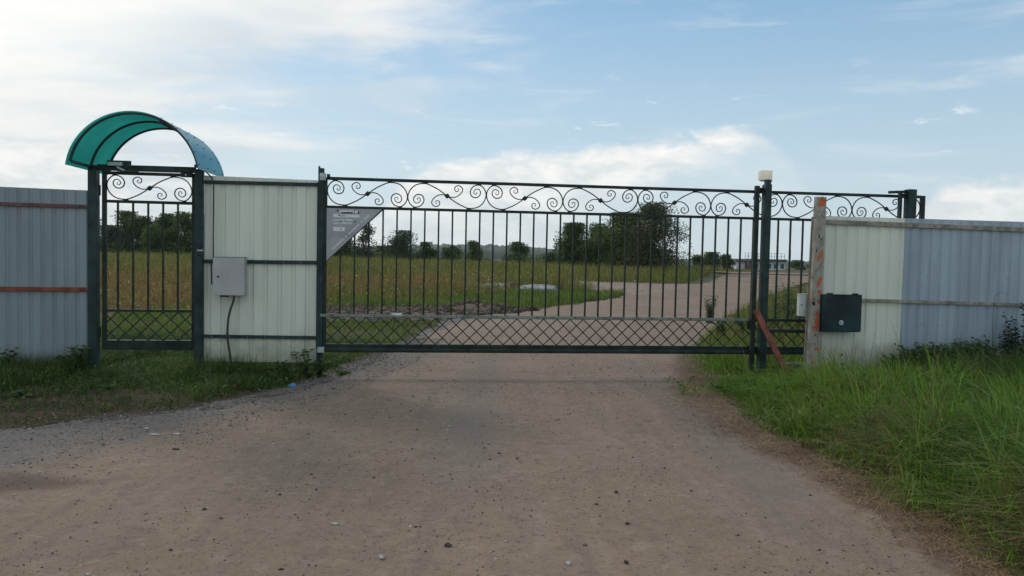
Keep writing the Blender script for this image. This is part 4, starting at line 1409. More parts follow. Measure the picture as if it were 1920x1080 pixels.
def canopy():
    sM = (sx(275, 400))
    cx_, zb = fr(275, 315)
    near, far = -.55, .46
    # arc: base half width W, rise H -> circle
    W, Hh = .675, .55
    Rr = (W * W + Hh * Hh) / (2 * Hh)
    sc_n, zn = fr(245.5, 305.6, near)
    cx_ = fr(245.5, 305.6, near)[0] + .035
    zbase = zn
    zc = zbase + Hh - Rr
    a0 = math.asin((zbase - zc) / Rr) if abs((zbase - zc) / Rr) < 1 else 0
    angs = [a0 + (math.pi - 2 * a0) * i / 40 for i in range(41)]
    t = thing('entrance_canopy', 'arched teal polycarbonate canopy on black ribs over the pedestrian gate', 'canopy', cx_, 0, zbase)
    # sheet
    bm = bmesh.new()
    rows = []
    ext = R_(4)
    aa = [a0 - ext + (math.pi - 2 * a0 + 2 * ext) * i / 48 for i in range(49)]
    ny = 9
    for j in range(ny):
        y = near - .06 + (far - near + .12) * j / (ny - 1)
        rows.append([bm.verts.new((cx_ + (Rr + .012 + .0012 * math.sin(j * 2.4 + a * 5)) * math.cos(a), y, zc + (Rr + .012) * math.sin(a))) for a in aa])
    for r0, r1 in zip(rows, rows[1:]):
        for i in range(48):
            bm.faces.new((r0[i], r0[i + 1], r1[i + 1], r1[i]))
    o = part('roof_sheet', bm, CANO, t, shade=True)
    for y in (near, (near + far) / 2 + .02, far):
        bm = bmesh.new()
        tube(bm, [(cx_ + Rr * math.cos(a) * .992, y, zc + Rr * math.sin(a) * .992) for a in angs], .0155, 4, up=(0, 1, 0))
        part('rib', bm, CANFR, t)
    for a in (R_(66), a0, math.pi - a0):
        part('purlin', BAR((cx_ + (Rr - .026) * math.cos(a), near, zc + (Rr - .026) * math.sin(a)), (cx_ + (Rr - .026) * math.cos(a), far, zc + (Rr - .026) * math.sin(a)), .028, .028, up=(0, 0, 1)), CANFR, t)
    part('foot', B(sx(172), sx(172) + .05, -.02, .02, zy(176, 313) + .013, zbase + .02), CANFR, t)
    part('foot', B(sx(371), sx(371) + .05, -.02, .02, zy(372, 320) + .013, zbase + .02), CANFR, t)
    pts = []
    for a in (12, 24, 36, 50, 66):
        for y in (near + .0, near + .36, far - .36, far):
            aa_ = R_(a); rr = Rr + .014
            bm = bmesh.new()
            p = Vector((cx_ + rr * math.cos(aa_), y, zc + rr * math.sin(aa_)))
            n = Vector((math.cos(aa_), 0, math.sin(aa_)))
            tube(bm, [p, p + n * .008], [.007, .005], 6)
            part('screw', bm, BLACK, t, at=p)


canopy()


def cream_panel():
    d = .03
    a, b = sx(383, 500, d), sx(594.5, 500, d)
    t = thing('fence_panel', 'cream corrugated metal panel with dark green rails between the pedestrian gate and the sliding gate', 'fence panel', (a + b) / 2, d, 0)
    zt = line((385, 329), (594, 338), d); zb = line((385, 677.5), (594, 680), d)
    mid = sx(489, 500, d)
    part('sheet', corrugated(a, mid, zt, zb, d, .165, .015, .36, seed=1.3, phase=sx(440, 500, d)), CREAM, t, at=(a, d, 1))
    part('sheet', corrugated(mid - .002, b, zt, zb, d + .0025, .165, .015, .36, seed=5.3, phase=sx(440, 500, d)), CREAM, t, at=(mid, d, 1))
    for pa, pb, th in (((383, 341), (594, 346), .042), ((385, 490), (594, 492.5), .045), ((385, 630.5), (594, 633.5), .04)):
        rail(t, pa, pb, d - .032, th, GREEN2, .03, s0=a, s1=b)
    part('edge_angle', B(b - .002, b + .03, d - .03, d + .03, zy(594, 655), zt(b) - .02, .002), GREEN2, t)
    rg = random.Random(4)
    pts = []
    for i in range(7):
        s = a + .10 + i * .165 * 1.25
        if s > b - .05: break
        pts.append((s, d - .033, line((385, 490), (594, 492.5), d)(s) + .0))
        pts.append((s, d - .033, line((385, 630.5), (594, 633.5), d)(s)))
    screws(t, pts, .006)
    # control box
    y1 = d - .034; y0 = y1 - .15
    s0, s1 = sx(399, 520, y0), sx(458, 520, y0)
    z0, z1 = zy(430, 554, y0), zy(430, 483, y0)
    c = thing('control_box', 'light grey metal control box on the cream panel, beside the pedestrian gate', 'control box', (s0 + s1) / 2, y1, z0)
    part('body', B(s0 + .006, s1 - .003, y0 + .014, y1, z0 + .006, z1 - .006, .003), BOXG, c)
    part('door', B(s0, s1, y0, y0 + .012, z0, z1, .003), BOXG, c)
    part('rain_lip', B(s0 + .006, s1 - .003, y0 + .014, y1, z1 - .004, z1 + .006), GREEN, c)
    s, z = sx(409, 518.5, y0), zy(409, 518.5, y0)
    part('lock', TUBE([(s, y0, z), (s, y0 - .010, z)], [.013, .011], 10, up=(0, 0, 1)), BLACK, c)
    s, z = sx(427, 520, y0), zy(427, 520, y0)
    part('scratch_mark', BAR((s - .01, y0 - .001, z + .012), (s + .012, y0 - .001, z - .012), .006, .002), STEELF, c)
    part('cable_gland', B(s0 + .07, s0 + .16, y0 + .04, y0 + .10, z0 - .02, z0 + .004, .003), BLACK, c)
    # cables
    def cab(name, pts, r, y, label, m=BLACK):
        P = [(sx(px, py, y), y + dy, zy(px, py, y)) for px, py, dy in pts]
        o = thing(name, label, 'cable', P[0][0], P[0][1], P[0][2])
        part('sheath', TUBE(catmull(P, 6), r, 8), m, o, shade=True)
    cab('cable', [(383, 320, 0), (394, 330, 0), (402, 345, -.04), (401.5, 400, -.03), (401, 440, -.03), (401, 482, -.03), (397.5, 495, -.03), (398, 533, -.02)], .008, -.01,
        'thin black cable running down the cream panel into the control box')
    cab('cable', [(440, 550, 0), (437, 566, 0), (431, 584, 0), (427.5, 604, 0), (426.5, 632, -.0), (429, 652, 0), (432.5, 674, 0), (434, 706, 0)], .0135, -.09,
        'thick black conduit hanging from the bottom of the control box to the ground', mat('conduit', (0.035, 0.033, 0.038), .5, .15, 9))


cream_panel()


def left_gate_post():
    s0, s1 = sx(596.5, 500), sx(606, 500)
    t = thing('catch_post', 'dark green post that receives the sliding gate, with grey bracket near its top', 'post', (s0 + s1) / 2, 0, 0)
    part('shaft', B(s0, s1, -.03, .05, -.2, zy(603, 315.5), .003), GREEN2, t)
    part('flange', B(s0 - .004, s0 + .02, -.036, -.0305, 0.15, zy(598, 312)), GREEN2, t)
    part('top_bracket', B(sx(601, 332), sx(612.5, 332), -.075, -.037, zy(606, 339), zy(606, 325.5), .003), GALV, t)
    part('bottom_bracket', B(sx(596, 655), sx(609, 655), -.075, -.037, zy(603, 660), zy(603, 649.5), .003), GALV, t)
    s = sx(616, 331)
    part('roller', TUBE([(s - .015, -.02, zy(615, 331)), (s + .02, -.02, zy(615, 331))], .03, 10, up=(0, 0, 1)), BLACK, t)


left_gate_post()

GYS = 0.0     # plane of the sliding gate


def sliding_gate():
    y = GYS
    zT = (zy(625, 333.0) + zy(1000, 347) + zy(1400, 360.0)) / 3
    zU = (zy(640, 389.3) + zy(1000, 399.0) + zy(1400, 408.5)) / 3
    zM = (zy(640, 591) + zy(1000, 595) + zy(1380, 599.0)) / 3
    zK = (zy(640, 644) + zy(1000, 646.5) + zy(1380, 650)) / 3
    zB = (zy(640, 657) + zy(1000, 660) + zy(1380, 664)) / 3
    sA, sB = sx(606.5, 500), sx(1733, 390)
    g = thing('sliding_gate', 'long dark green wrought iron sliding gate with scroll band and lattice across the road', 'gate', sA, y, zB)
    st = .055
    part('stile', B(sA, sA + .038, y - .02, y + .02, zB + .05, zT + .01, .002), GREEN, g, at=(sA, y, zB))
    part('stile', B(sB - .06, sB, y - .02, y + .02, zB + .05, zT + .016, .002), GREEN, g, at=(sB, y, zB))
    a, b = sA + .038, sB - .06
    part('top_rail', B(a, b, y - .02, y + .02, zT - .018, zT + .018, .002), GREEN, g)
    part('upper_rail', B(a, b, y - .018, y + .018, zU - .015, zU + .018, .002), GREEN, g)
    part('middle_rail', B(a, b, y - .018, y + .018, zM - .022, zM + .015, .002), GREEN, g)
    part('lower_rail', B(a, b, y - .024, y + .024, zK - .034, zK, .002), GREEN, g)
    # carriage beam with rounded shoulders
    bm = bmesh.new()
    prof = [(-.030, zB - .01), (-.034, zB), (-.036, zK - .075), (-.030, zK - .05), (-.018, zK - .036), (.018, zK - .036), (.030, zK - .05), (.036, zK - .075), (.034, zB), (.030, zB - .01)]
    r0 = [bm.verts.new((sA - .03, y + p, z)) for p, z in prof]; r1 = [bm.verts.new((sB, y + p, z)) for p, z in prof]
    for i in range(len(prof)):
        j = (i + 1) % len(prof)
        bm.faces.new((r0[i], r0[j], r1[j], r1[i]))
    bm.faces.new(r0); bm.faces.new(r1[::-1])
    part('carriage_beam', bm, GREEN, g)
    # toothed rack
    e = sx(1414, 595)
    bm = B(sA - .03, e, y - .036, y - .0195, zM - .012, zM + .018, .0)
    s = sA - .02
    while s < e - .03:
        q = [bm.verts.new(p) for p in ((s, y - .036, zM - .0125), (s + .018, y - .036, zM - .0125), (s + .013, y - .036, zM - .021), (s + .005, y - .036, zM - .021),
                                       (s, y - .0195, zM - .0125), (s + .018, y - .0195, zM - .0125), (s + .013, y - .0195, zM - .021), (s + .005, y - .0195, zM - .021))]
        for f in ((0, 1, 2, 3), (4, 7, 6, 5), (0, 3, 7, 4), (1, 5, 6, 2), (3, 2, 6, 7)):
            bm.faces.new([q[i] for i in f])
        s += .027
    part('rack', bm, mat('rack_steel', (0.19, 0.235, 0.215), .5, .2, 9, metal=.2), g)
    bs = [sA + .12 + i * .50 for i in range(int((e - sA - .1) / .50) + 1)]
    for s in bs:
        part('rack_bolt', TUBE([(s, y - .036, zM + .004), (s, y - .043, zM + .004)], .009, 6, up=(0, 0, 1)), RUST, g, at=(s, y, zM))
    s = sx(743, 586)
    part('limit_bracket', B(s - .055, s + .07, y - .050, y - .037, zM + .008, zM + .040, .002), mat('pale_bracket', (.55, .62, .6), .4, .1, 9), g)
    # uprights
    s0 = sx(637.5, 540); s12 = sx(948, 540); p = (s12 - s0) / 12
    k = 0; me = None
    while s0 + k * p < b - .03:
        s = s0 + k * p
        if me is None:
            first = part('bar', B(s - .010, s + .010, y - .010, y + .010, zM + .015, zU - .015), GREEN, g, at=(s, y, zM)); me = first.data
        else:
            o = link('bar', me, g); o.location = first.location + Vector((k * p, 0, 0))
        k += 1
    lattice(g, a, b, zK, zM - .022, s0 - .018, p, y)
    # scrolls
    n = 8
    w = (b - a + .006) / n
    ms = [scroll_mesh('scroll', w / 2 - .002, (zT - zU - .036) / 2, sg, IRON, .0078) for sg in (1, -1)]
    for i in range(n):
        o = link('scroll', ms[i % 2], g)
        o.location = Vector((a + w * (i + .5) - .003, y, (zT + zU) / 2 + .001)) - Vector(g['org'])
    # triangular sign in the corner
    d = y - .024
    sa, sb = sA + .036, sx(716, 394, d)
    z0, z1 = zy(613, 489, d), zU - .014
    sg = thing('triangular_sign', 'grey triangular sheet metal sign in the upper left corner of the sliding gate', 'sign', sa, d, z0)
    bm = bmesh.new()
    P = [(sa, z1), (sb, z1), (sa, z0)]
    f = [bm.verts.new((p_[0], d, p_[1])) for p_ in P]; bk = [bm.verts.new((p_[0], d + .002, p_[1])) for p_ in P]
    bm.faces.new(f); bm.faces.new(bk[::-1])
    for i in range(3): bm.faces.new((f[i], f[(i + 1) % 3], bk[(i + 1) % 3], bk[i]))
    part('plate', bm, SIGNM, sg)
    part('edge_strip', BAR((sa, d + .011, z0 + .0), (sb + .01, d + .011, z1 + .0), .016, .016), GREEN, sg)
    # worn print: rows, labels and unreadable characters
    def q(px, py): s_, z_ = fr(px, py, d); return s_, z_
    rgn = random.Random(5)
    bm = bmesh.new()
    def rect(b_, x0, x1, zz0, zz1, k=.0012):
        box(b_, x0, x1, d - k, d - .0002, zz0, zz1)
    def zrect(b_, xa, ya, xb, yb, k=.0012):
        (s_0, z_1), (s_1, z_0) = q(xa, ya), q(xb, yb)
        rect(b_, min(s_0, s_1), max(s_0, s_1), min(z_0, z_1), max(z_0, z_1), k)
    zrect(bm, 625, 401, 674, 408)
    zrect(bm, 637, 394, 671, 400.5)
    part('label_strip', bm, PRINT, sg)
    bm = bmesh.new(); zrect(bm, 625, 425.5, 646.5, 433.5); part('label_strip', bm, PRINT, sg)
    bm = bmesh.new()
    for row in (412.5, 418.5):
        x = 625.0
        zrect(bm, 624.5, row - .8, 634, row + 1.2)
        x = 636
        while x < 661:
            w_ = rgn.uniform(1.0, 2.4)
            zrect(bm, x, row - 1.8, x + w_, row + 1.8)
            x += w_ + rgn.uniform(.7, 1.8)
    # slanted line of letters along the cut edge
    A_, B_ = q(625, 468), q(692.5, 405)
    L = math.dist(A_, B_); dr = ((B_[0] - A_[0]) / L, (B_[1] - A_[1]) / L); nr = (-dr[1], dr[0])
    u = 0
    words = [9, 1, 8, 1, 8]; cnt = 0; wi = 0
    while u < L:
        if cnt >= words[min(wi, 4)]:
            u += .030; cnt = 0; wi += 1; continue
        w_ = rgn.uniform(.010, .018); h_ = .024
        for fx in (0, w_ * .7):
            c0 = (A_[0] + dr[0] * (u + fx), A_[1] + dr[1] * (u + fx))
            bar(bm, (c0[0], d - .0008, c0[1]), (c0[0] + nr[0] * h_, d - .0008, c0[1] + nr[1] * h_), .0058, .0012)
        hh_ = rgn.choice((0, .5, 1))
        c0 = (A_[0] + dr[0] * u + nr[0] * h_ * hh_, A_[1] + dr[1] * u + nr[1] * h_ * hh_)
        bar(bm, (c0[0], d - .0022, c0[1]), (c0[0] + dr[0] * w_ * .8, d - .0022, c0[1] + dr[1] * w_ * .8), .0058, .0012)
        u += w_ + .007; cnt += 1
    part('lettering', bm, PRINT, sg)
    bm = bmesh.new()
    x = 640
    while x < 661:
        w_ = rgn.uniform(1.0, 2.2); zrect(bm, x, 397.2 + rgn.uniform(-.5, .5), x + w_, 400.6, .003); x += w_ + rgn.uniform(.2, .7)
    zrect(bm, 632, 393.5, 634.5, 396.8, .003); zrect(bm, 670.5, 397, 673, 401, .003); zrect(bm, 664, 394.5, 665, 402.5, .003)
    zrect(bm, 634, 402.5, 638, 404.5, .003); zrect(bm, 640, 403.3, 647, 404.1, .003); zrect(bm, 640, 405, 647, 405.6, .003)
    zrect(bm, 637, 414.2, 640, 416, .003); zrect(bm, 638, 416, 639, 417.3, .003); zrect(bm, 664.5, 414.5, 667, 417, .003); zrect(bm, 637.5, 428, 639, 429.6, .003); zrect(bm, 639.2, 429.8, 640.6, 431.6, .003)
    part('ink_marks', bm, INK, sg)
    return dict(zT=zT, zU=zU, zM=zM, zK=zK, zB=zB, y=y)


G = sliding_gate()


def right_posts():
    # slim guide post in front of the gate
    d = -.07
    f = line((1418, 350), (1411, 655), d)
    s0, s1 = sx(1414.5, 400, d), sx(1421, 400, d)
    t = thing('guide_post', 'slim black-green guide post directly left of the lamp post, in front of the gate', 'post', (s0 + s1) / 2, d, 0)
    part('shaft', B(s0 - .005, s1 + .005, d - .03, d + .02, -.15, zy(1418, 348.5, d), .003), GREEN, t)
    part('arm', B(s1 + .005, s1 + .08, d - .01, d + .015, zy(1425, 357, d), zy(1425, 352, d)), GREEN, t)
    part('roller', TUBE([(s1 - .0, -.044, G['zT'] - .005), (s1 + .0, -.024, G['zT'] - .005)], .028, 12, up=(0, 0, 1)), BLACK, t)
    part('roller_bracket', B(s0 - .04, s1 + .02, d + .021, d + .04, G['zM'] - .12, G['zM'] - .03), BLACK, t)
    # lamp post
    d = -.16
    s0, s1 = sx(1433.2, 450, d), sx(1444.5, 450, d)
    zt = zy(1438, 345, d)
    t = thing('lamp_post', 'thick dark green square gate post carrying the square lamp', 'post', (s0 + s1) / 2, d, 0)
    part('shaft', B(s0, s1, d, d + .12, -.2, zt, .004), GREEN2, t)
    part('neck', B(s0 + .012, s1 - .004, d + .02, d + .09, zt, zy(1438, 336, d), .003), GREEN2, t)
    l = thing('signal_lamp', 'square frosted cream lamp on top of the thick green gate post', 'lamp', (s0 + s1) / 2, d + .06, zt)
    a, b = sx(1427.0, 330, d + .1), sx(1448.5, 330, d + .1)
    z0, z1 = zy(1437, 339, d + .1), zy(1437, 319.5, d + .1)
    zn = zy(1438, 336, d)
    part('base', B(a, b, d + .095, d + .125, z0 - .008, z0 + .006, .002), GREEN, l)
    part('diffuser', B(a + .002, b - .002, d + .092, d + .20, z0 + .007, z1, .008), LAMPM, l)
    # red board leaning on the post
    pA, pB = (1417, 581), (1474, 694)
    dd = -.30
    A_ = (*fr(*pA, -.20), ); B_ = (*fr(*pB, -.42), )
    t = thing('leaning_board', 'red-brown board leaning slantwise against the lamp post', 'board', B_[0], -.42, B_[1])
    part('plank', BAR((A_[0], -.20, A_[1]), (B_[0], -.42, B_[1] - .03), .072, .03, .003, up=(0, 1, .2)), WOODRED, t)
    # posts of the rear end
    d = -.14
    for i, (x0, x1, top, y0, w, lab) in enumerate(((1701, 1719, 354.5, -.16, .11, 'stout dark green post rising behind the right fence, tallest there'),
                                    (1684, 1692.0, 358, -.09, .05, 'slim dark post left of the stout one behind the right fence'))):
        a, b = sx(x0 + 3, 380, y0), sx(x1, 380, y0)
        t = thing('rear_post', lab, 'post', (a + b) / 2, y0, 0, 'posts at the tail of the sliding gate')
        part('shaft', B(a, b, y0, y0 + w, -.2, zy(x0 + 5, top, y0), .003), GREEN2, t)
        if i == 1:
            part('arm', BAR((a - .17, y0 - .012, zy(1690, 361.5, y0)), (b + .10, y0 - .012, zy(1690, 359.0, y0)), .035, .022), GREEN, t)
            part('roller', TUBE([(b + .02, y0 - .001, G['zT']), (b + .02, y0 + .03, G['zT'])], .03, 10, up=(0, 0, 1)), BLACK, t)
    # cross beam and base of the drive behind the rusty post
    t = thing('roller_support', 'dark steel support beams low behind the rusty post', 'support frame', sx(1475, 620, .12), .12, 0)
    part('beam', BAR((sx(1437, 619, -.1), -.045, zy(1440, 620, -.06)), (sx(1530, 621, -.1), -.045, zy(1530, 622, -.06)), .045, .04, .002), GREEN, t)
    part('base_board', B(sx(1474, 680, -.12), sx(1530, 680, -.12), -.16, -.08, zy(1490, 683, -.12), zy(1490, 680, -.12) + .004), WOOD, t)
    part('carriage', B(sx(1490, 690, -.02), sx(1530, 690, -.02), -.05, .10, -.05, zy(1490, 684, -.02)), BLACK, t)


right_posts()


def right_fence():
    d = -.24
    a, m_ = sx(1540, 550, d), sx(1692, 550, d)
    e = sx(1920, 550, d) + 2.6
    t = thing('corrugated_fence', 'two-tone corrugated fence, cream then blue-grey, with weathered rails on the right', 'fence', (a + e) / 2, d, 0)
    zt = line((1552, 405), (1920, 416), d); zb = line((1540, 699), (1700, 706), d)
    ph = sx(1600, 500, d)
    mid = (a + m_) / 2
    part('sheet', corrugated(a, m_, zt, zb, d, .150, .014, .36, seed=2.3, phase=ph), CREAM, t, at=(a, d, 1))
    x0 = m_ + .0; k = 0
    while x0 < e - .05:
        x1 = min(e, x0 + 1.15)
        part('sheet', corrugated(x0 - .002, x1, zt, zb, d - .003 - .0025 * (k % 2 == 0), .142, .014, .36, seed=7 + k, phase=ph + .03), BLUE, t, at=(x0, d, 1))
        x0 = x1; k += 1
    f = d - .045
    rail(t, (1552, 416), (1920, 430.5), f, .058, WOOD, .035, s0=a + .03, s1=e)
    rail(t, (1618, 563), (1920, 571.5), f, .040, WOOD, .035, s0=a + .03, s1=e)
    rail(t, (1540, 702), (1700, 708), f, .05, WOOD, .035, s0=a, s1=e)
    f1 = line((1552, 416), (1920, 430.5), f); f2 = line((1618, 563), (1920, 571.5), f)
    screws(t, [(a + .30 + .30 * i, f, f_(a + .30 + .30 * i)) for i in range(9) for f_ in (f1, f2)], .007, RUST)
    # footing block
    c = thing('footing_block', 'pale concrete block under the cream end of the right fence', 'concrete block', sx(1570, 712, d), d, 0)
    part('block', B(sx(1556, 712, d), sx(1588, 712, d), d - .05, d + .2, -.1, zy(1570, 708, d) - .02, .01), CONC, c)
    # rusty post (leans a little)
    y0 = -.34
    P0 = fr(1541.5, 369, y0); P1 = fr(1523.5, 703, y0)
    t = thing('rusty_post', 'flaking grey post with orange primer patches at the end of the cream fence', 'post', P1[0], y0, 0)
    dirv = (Vector((P0[0], y0, P0[1])) - Vector((P1[0], y0, P1[1]))).normalized()
    bot = Vector((P1[0], y0 + .04, P1[1])) - dirv * .15
    part('shaft', BAR(bot, (P0[0], y0 + .04, P0[1]), .128, .08, .004), RUSTY, t)
    W2 = .128
    part('flange', BAR(bot + Vector((-W2 / 2 - .008, .05, 0)), (P0[0] - W2 / 2 - .008, y0 + .09, P0[1] - .25), .016, .02), WOOD, t)
    # orange and rust patches standing proud as flakes
    rgn = random.Random(8)
    def flake(px, py, w, h, m2, nm):
        s, z = fr(px, py, y0)
        bm = bmesh.new()
        n = 11
        c = bm.verts.new((s, y0 - .0035, z))
        ring = []
        for k in range(n):
            a_ = 2 * math.pi * k / n; r_ = rgn.uniform(.6, 1.15)
            ring.append(bm.verts.new((s + math.cos(a_) * w * r_, y0 - .0015, z + math.sin(a_) * h * r_)))
        for k in range(n): bm.faces.new((c, ring[k], ring[(k + 1) % n]))
        part(nm, bm, m2, t, at=(s, y0, z))
    for px, py, w, h in ((1537, 526, .02, .05), (1541, 556, .018, .03), (1531, 606, .024, .04), (1543, 377, .04, .045), (1535, 533, .016, .035), (1537, 548, .026, .03), (1535, 566, .018, .022), (1532, 590, .026, .035), (1530, 600, .018, .02), (1530, 615, .030, .03), (1531, 655, .022, .02), (1524, 679, .022, .022), (1538, 385, .02, .02)):
        flake(px, py, w * 1.3, h * 1.3, ORANGE, 'primer_flake')
    for px, py, w, h in ((1525.5, 569, .026, .03), (1529, 628, .014, .012), (1528, 645, .012, .010), (1536, 443, .010, .03), (1531, 470, .010, .03), (1541, 405, .010, .012), (1530, 508, .006, .02)):
        flake(px, py, w, h, RUST, 'rust_spot')
    # dark green box
    y1 = d - .046; yb = y1 - .13
    s0, s1 = sx(1542, 585, yb), sx(1615.5, 585, yb)
    z0, z1 = zy(1578, 621, yb), zy(1578, 552, yb)
    t = thing('dark_lock_box', 'dark teal metal box with a round white lock on the right fence', 'metal box', (s0 + s1) / 2, y1, z0)
    part('body', B(s0 + .006, s1 - .006, yb + .012, y1, z0 - .012, z1 - .006, .003), DKBOX, t)
    part('door', B(s0, s1, yb, yb + .010, z0, z1, .003), DKBOX, t)
    for px in (1556, 1604):
        s = sx(px, 552, yb)
        part('hinge', B(s - .035, s + .04, yb - .004, yb + .02, z1 - .004, z1 + .016, .003), DKBOX, t)
    s, z = sx(1577, 605, yb), zy(1577, 605, yb)
    lo = part('lock', TUBE([(s, yb, z), (s, yb - .010, z)], [.032, .029], 20, up=(0, 0, 1)), LOCKM, t)
    bm = bmesh.new()
    box(bm, s - .017, s - .012, yb - .012, yb - .0102, z - .012, z + .010); box(bm, s - .012, s - .001, yb - .012, yb - .0102, z + .006, z + .010)
    box(bm, s + .004, s + .008, yb - .012, yb - .0102, z - .008, z + .012); box(bm, s + .008, s + .017, yb - .012, yb - .0102, z - .008, z - .004)
    part('emblem', bm, INK, lo)
    # pale small box behind rusty post
    yy = -.20
    s0, s1 = sx(1498.5, 570, yy), sx(1515, 570, yy) + .04
    z0, z1 = zy(1505, 593, yy), zy(1505, 551.5, yy)
    t = thing('small_pale_box', 'small pale grey lock box sticking out left of the rusty post', 'metal box', s0, yy, z0)
    part('body', B(s0 + .004, s1, yy + .008, yy + .07, z0 + .003, z1 - .003, .002), BOXGS, t)
    part('door', B(s0, s1 - .045, yy, yy + .007, z0, z1, .002), BOXGS, t)
    part('side_leaf', B(s1 - .043, s1, yy + .0005, yy + .007, z0, z1, .002), BOXGS, t)
    s, z = sx(1503, 572, yy), zy(1503, 572, yy)
    part('lock', TUBE([(s, yy, z), (s, yy - .006, z)], [.010, .008], 10, up=(0, 0, 1)), BLACK, t)
    part('top_lip', B(s0 - .004, s1, yy - .006, yy + .074, z1 + .0005, z1 + .006), BOXGS, t)


right_fence()

# ------------------------------------------------------------------ plants, boulders, litter
WEED = foliage('weed_leaves', (0.042, 0.095, 0.026), (0.075, 0.140, 0.036), (0.09, 0.10, 0.04), isl=.35, trans=.3, pscale=2)
WEEDL = foliage('pale_weed_leaves', (0.075, 0.12, 0.045), (0.11, 0.15, 0.06), None, isl=.3, trans=.35, pscale=2)
STEM = mat('plant_stem', (0.05, 0.055, 0.025), .8, .2, 20)
STEMD = mat('dry_stem', (0.07, 0.055, 0.04), .85, .2, 20)


def leafblade(bm, base, dirv, L, W, droop=.3):
    dirv = dirv.normalized()
    side = dirv.cross(Vector((0, 0, 1)))
    if side.length < .05: side = Vector((1, 0, 0))
    side.normalize()
    side = Matrix.Rotation(random.uniform(-1.25, 1.25), 3, dirv) @ side
    prev = None
    for k in range(4):
        t = k / 3
        c = base + dirv * L * t + Vector((0, 0, -droop * L * t * t))
        w = W * (.25, 1, .75, .06)[k]
        a, b = bm.verts.new(c - side * w / 2), bm.verts.new(c + side * w / 2)
        if prev: bm.faces.new((prev[0], prev[1], b, a))
        prev = (a, b)


def weed(x, y, h, nst, label, m=WEED, leaf=.07, lw=.35, nl=12, spread=.25, stem=.004, group='weeds along the fences', stemm=None, name='weed', rg=None, z=None):
    o = wthing(name, label, 'plant', (x, y, float(hgt(x, y)) if z is None else z), group)
    bs = bmesh.new(); bl = bmesh.new()
    for i in range(nst):
        a = rg.uniform(0, 6.28); sp = rg.uniform(.2, 1) * spread
        hh = h * rg.uniform(.65, 1)
        P = [Vector((math.cos(a) * sp * h * t ** 1.5, math.sin(a) * sp * h * t ** 1.5, hh * t)) for t in (0, .25, .5, .75, 1)]
        tube(bs, P, [stem, stem * .9, stem * .8, stem * .6, stem * .3], 4)
        for k in range(nl):
            t = (k + .6) / nl
            seg = min(3, int(t * 4)); u = t * 4 - seg
            b = P[seg].lerp(P[seg + 1], u)
            az = k * 2.4 + rg.uniform(-.4, .4)
            leafblade(bl, b, Vector((math.cos(az), math.sin(az), rg.uniform(.2, .8))), leaf * rg.uniform(.7, 1.2) * (1.1 - .5 * t), leaf * lw * (1.1 - .4 * t))
    link('stem', fmesh(bs, 'stem', stemm or STEM), o)
    link('foliage', fmesh(bl, 'foliage', m), o)
    return o


def rosette(x, y, r, label, m, rg, n=11, name='leafy_weed', group='leafy weeds in the verge grass'):
    o = wthing(name, label, 'plant', (x, y, float(hgt(x, y))), group)
    bl = bmesh.new(); b2 = bmesh.new()
    for k in range(n):
        a = k * 2.4 + rg.uniform(-.3, .3)
        tgt = b2 if k % 4 == 3 else bl
        leafblade(tgt, Vector((0, 0, .01)), Vector((math.cos(a), math.sin(a), rg.uniform(.5, 1.5))), r * rg.uniform(.7, 1.2), r * .32, .45)
    link('outer_leaves', fmesh(bl, 'outer_leaves', m), o)
    link('inner_leaves', fmesh(b2, 'inner_leaves', WEEDL), o)


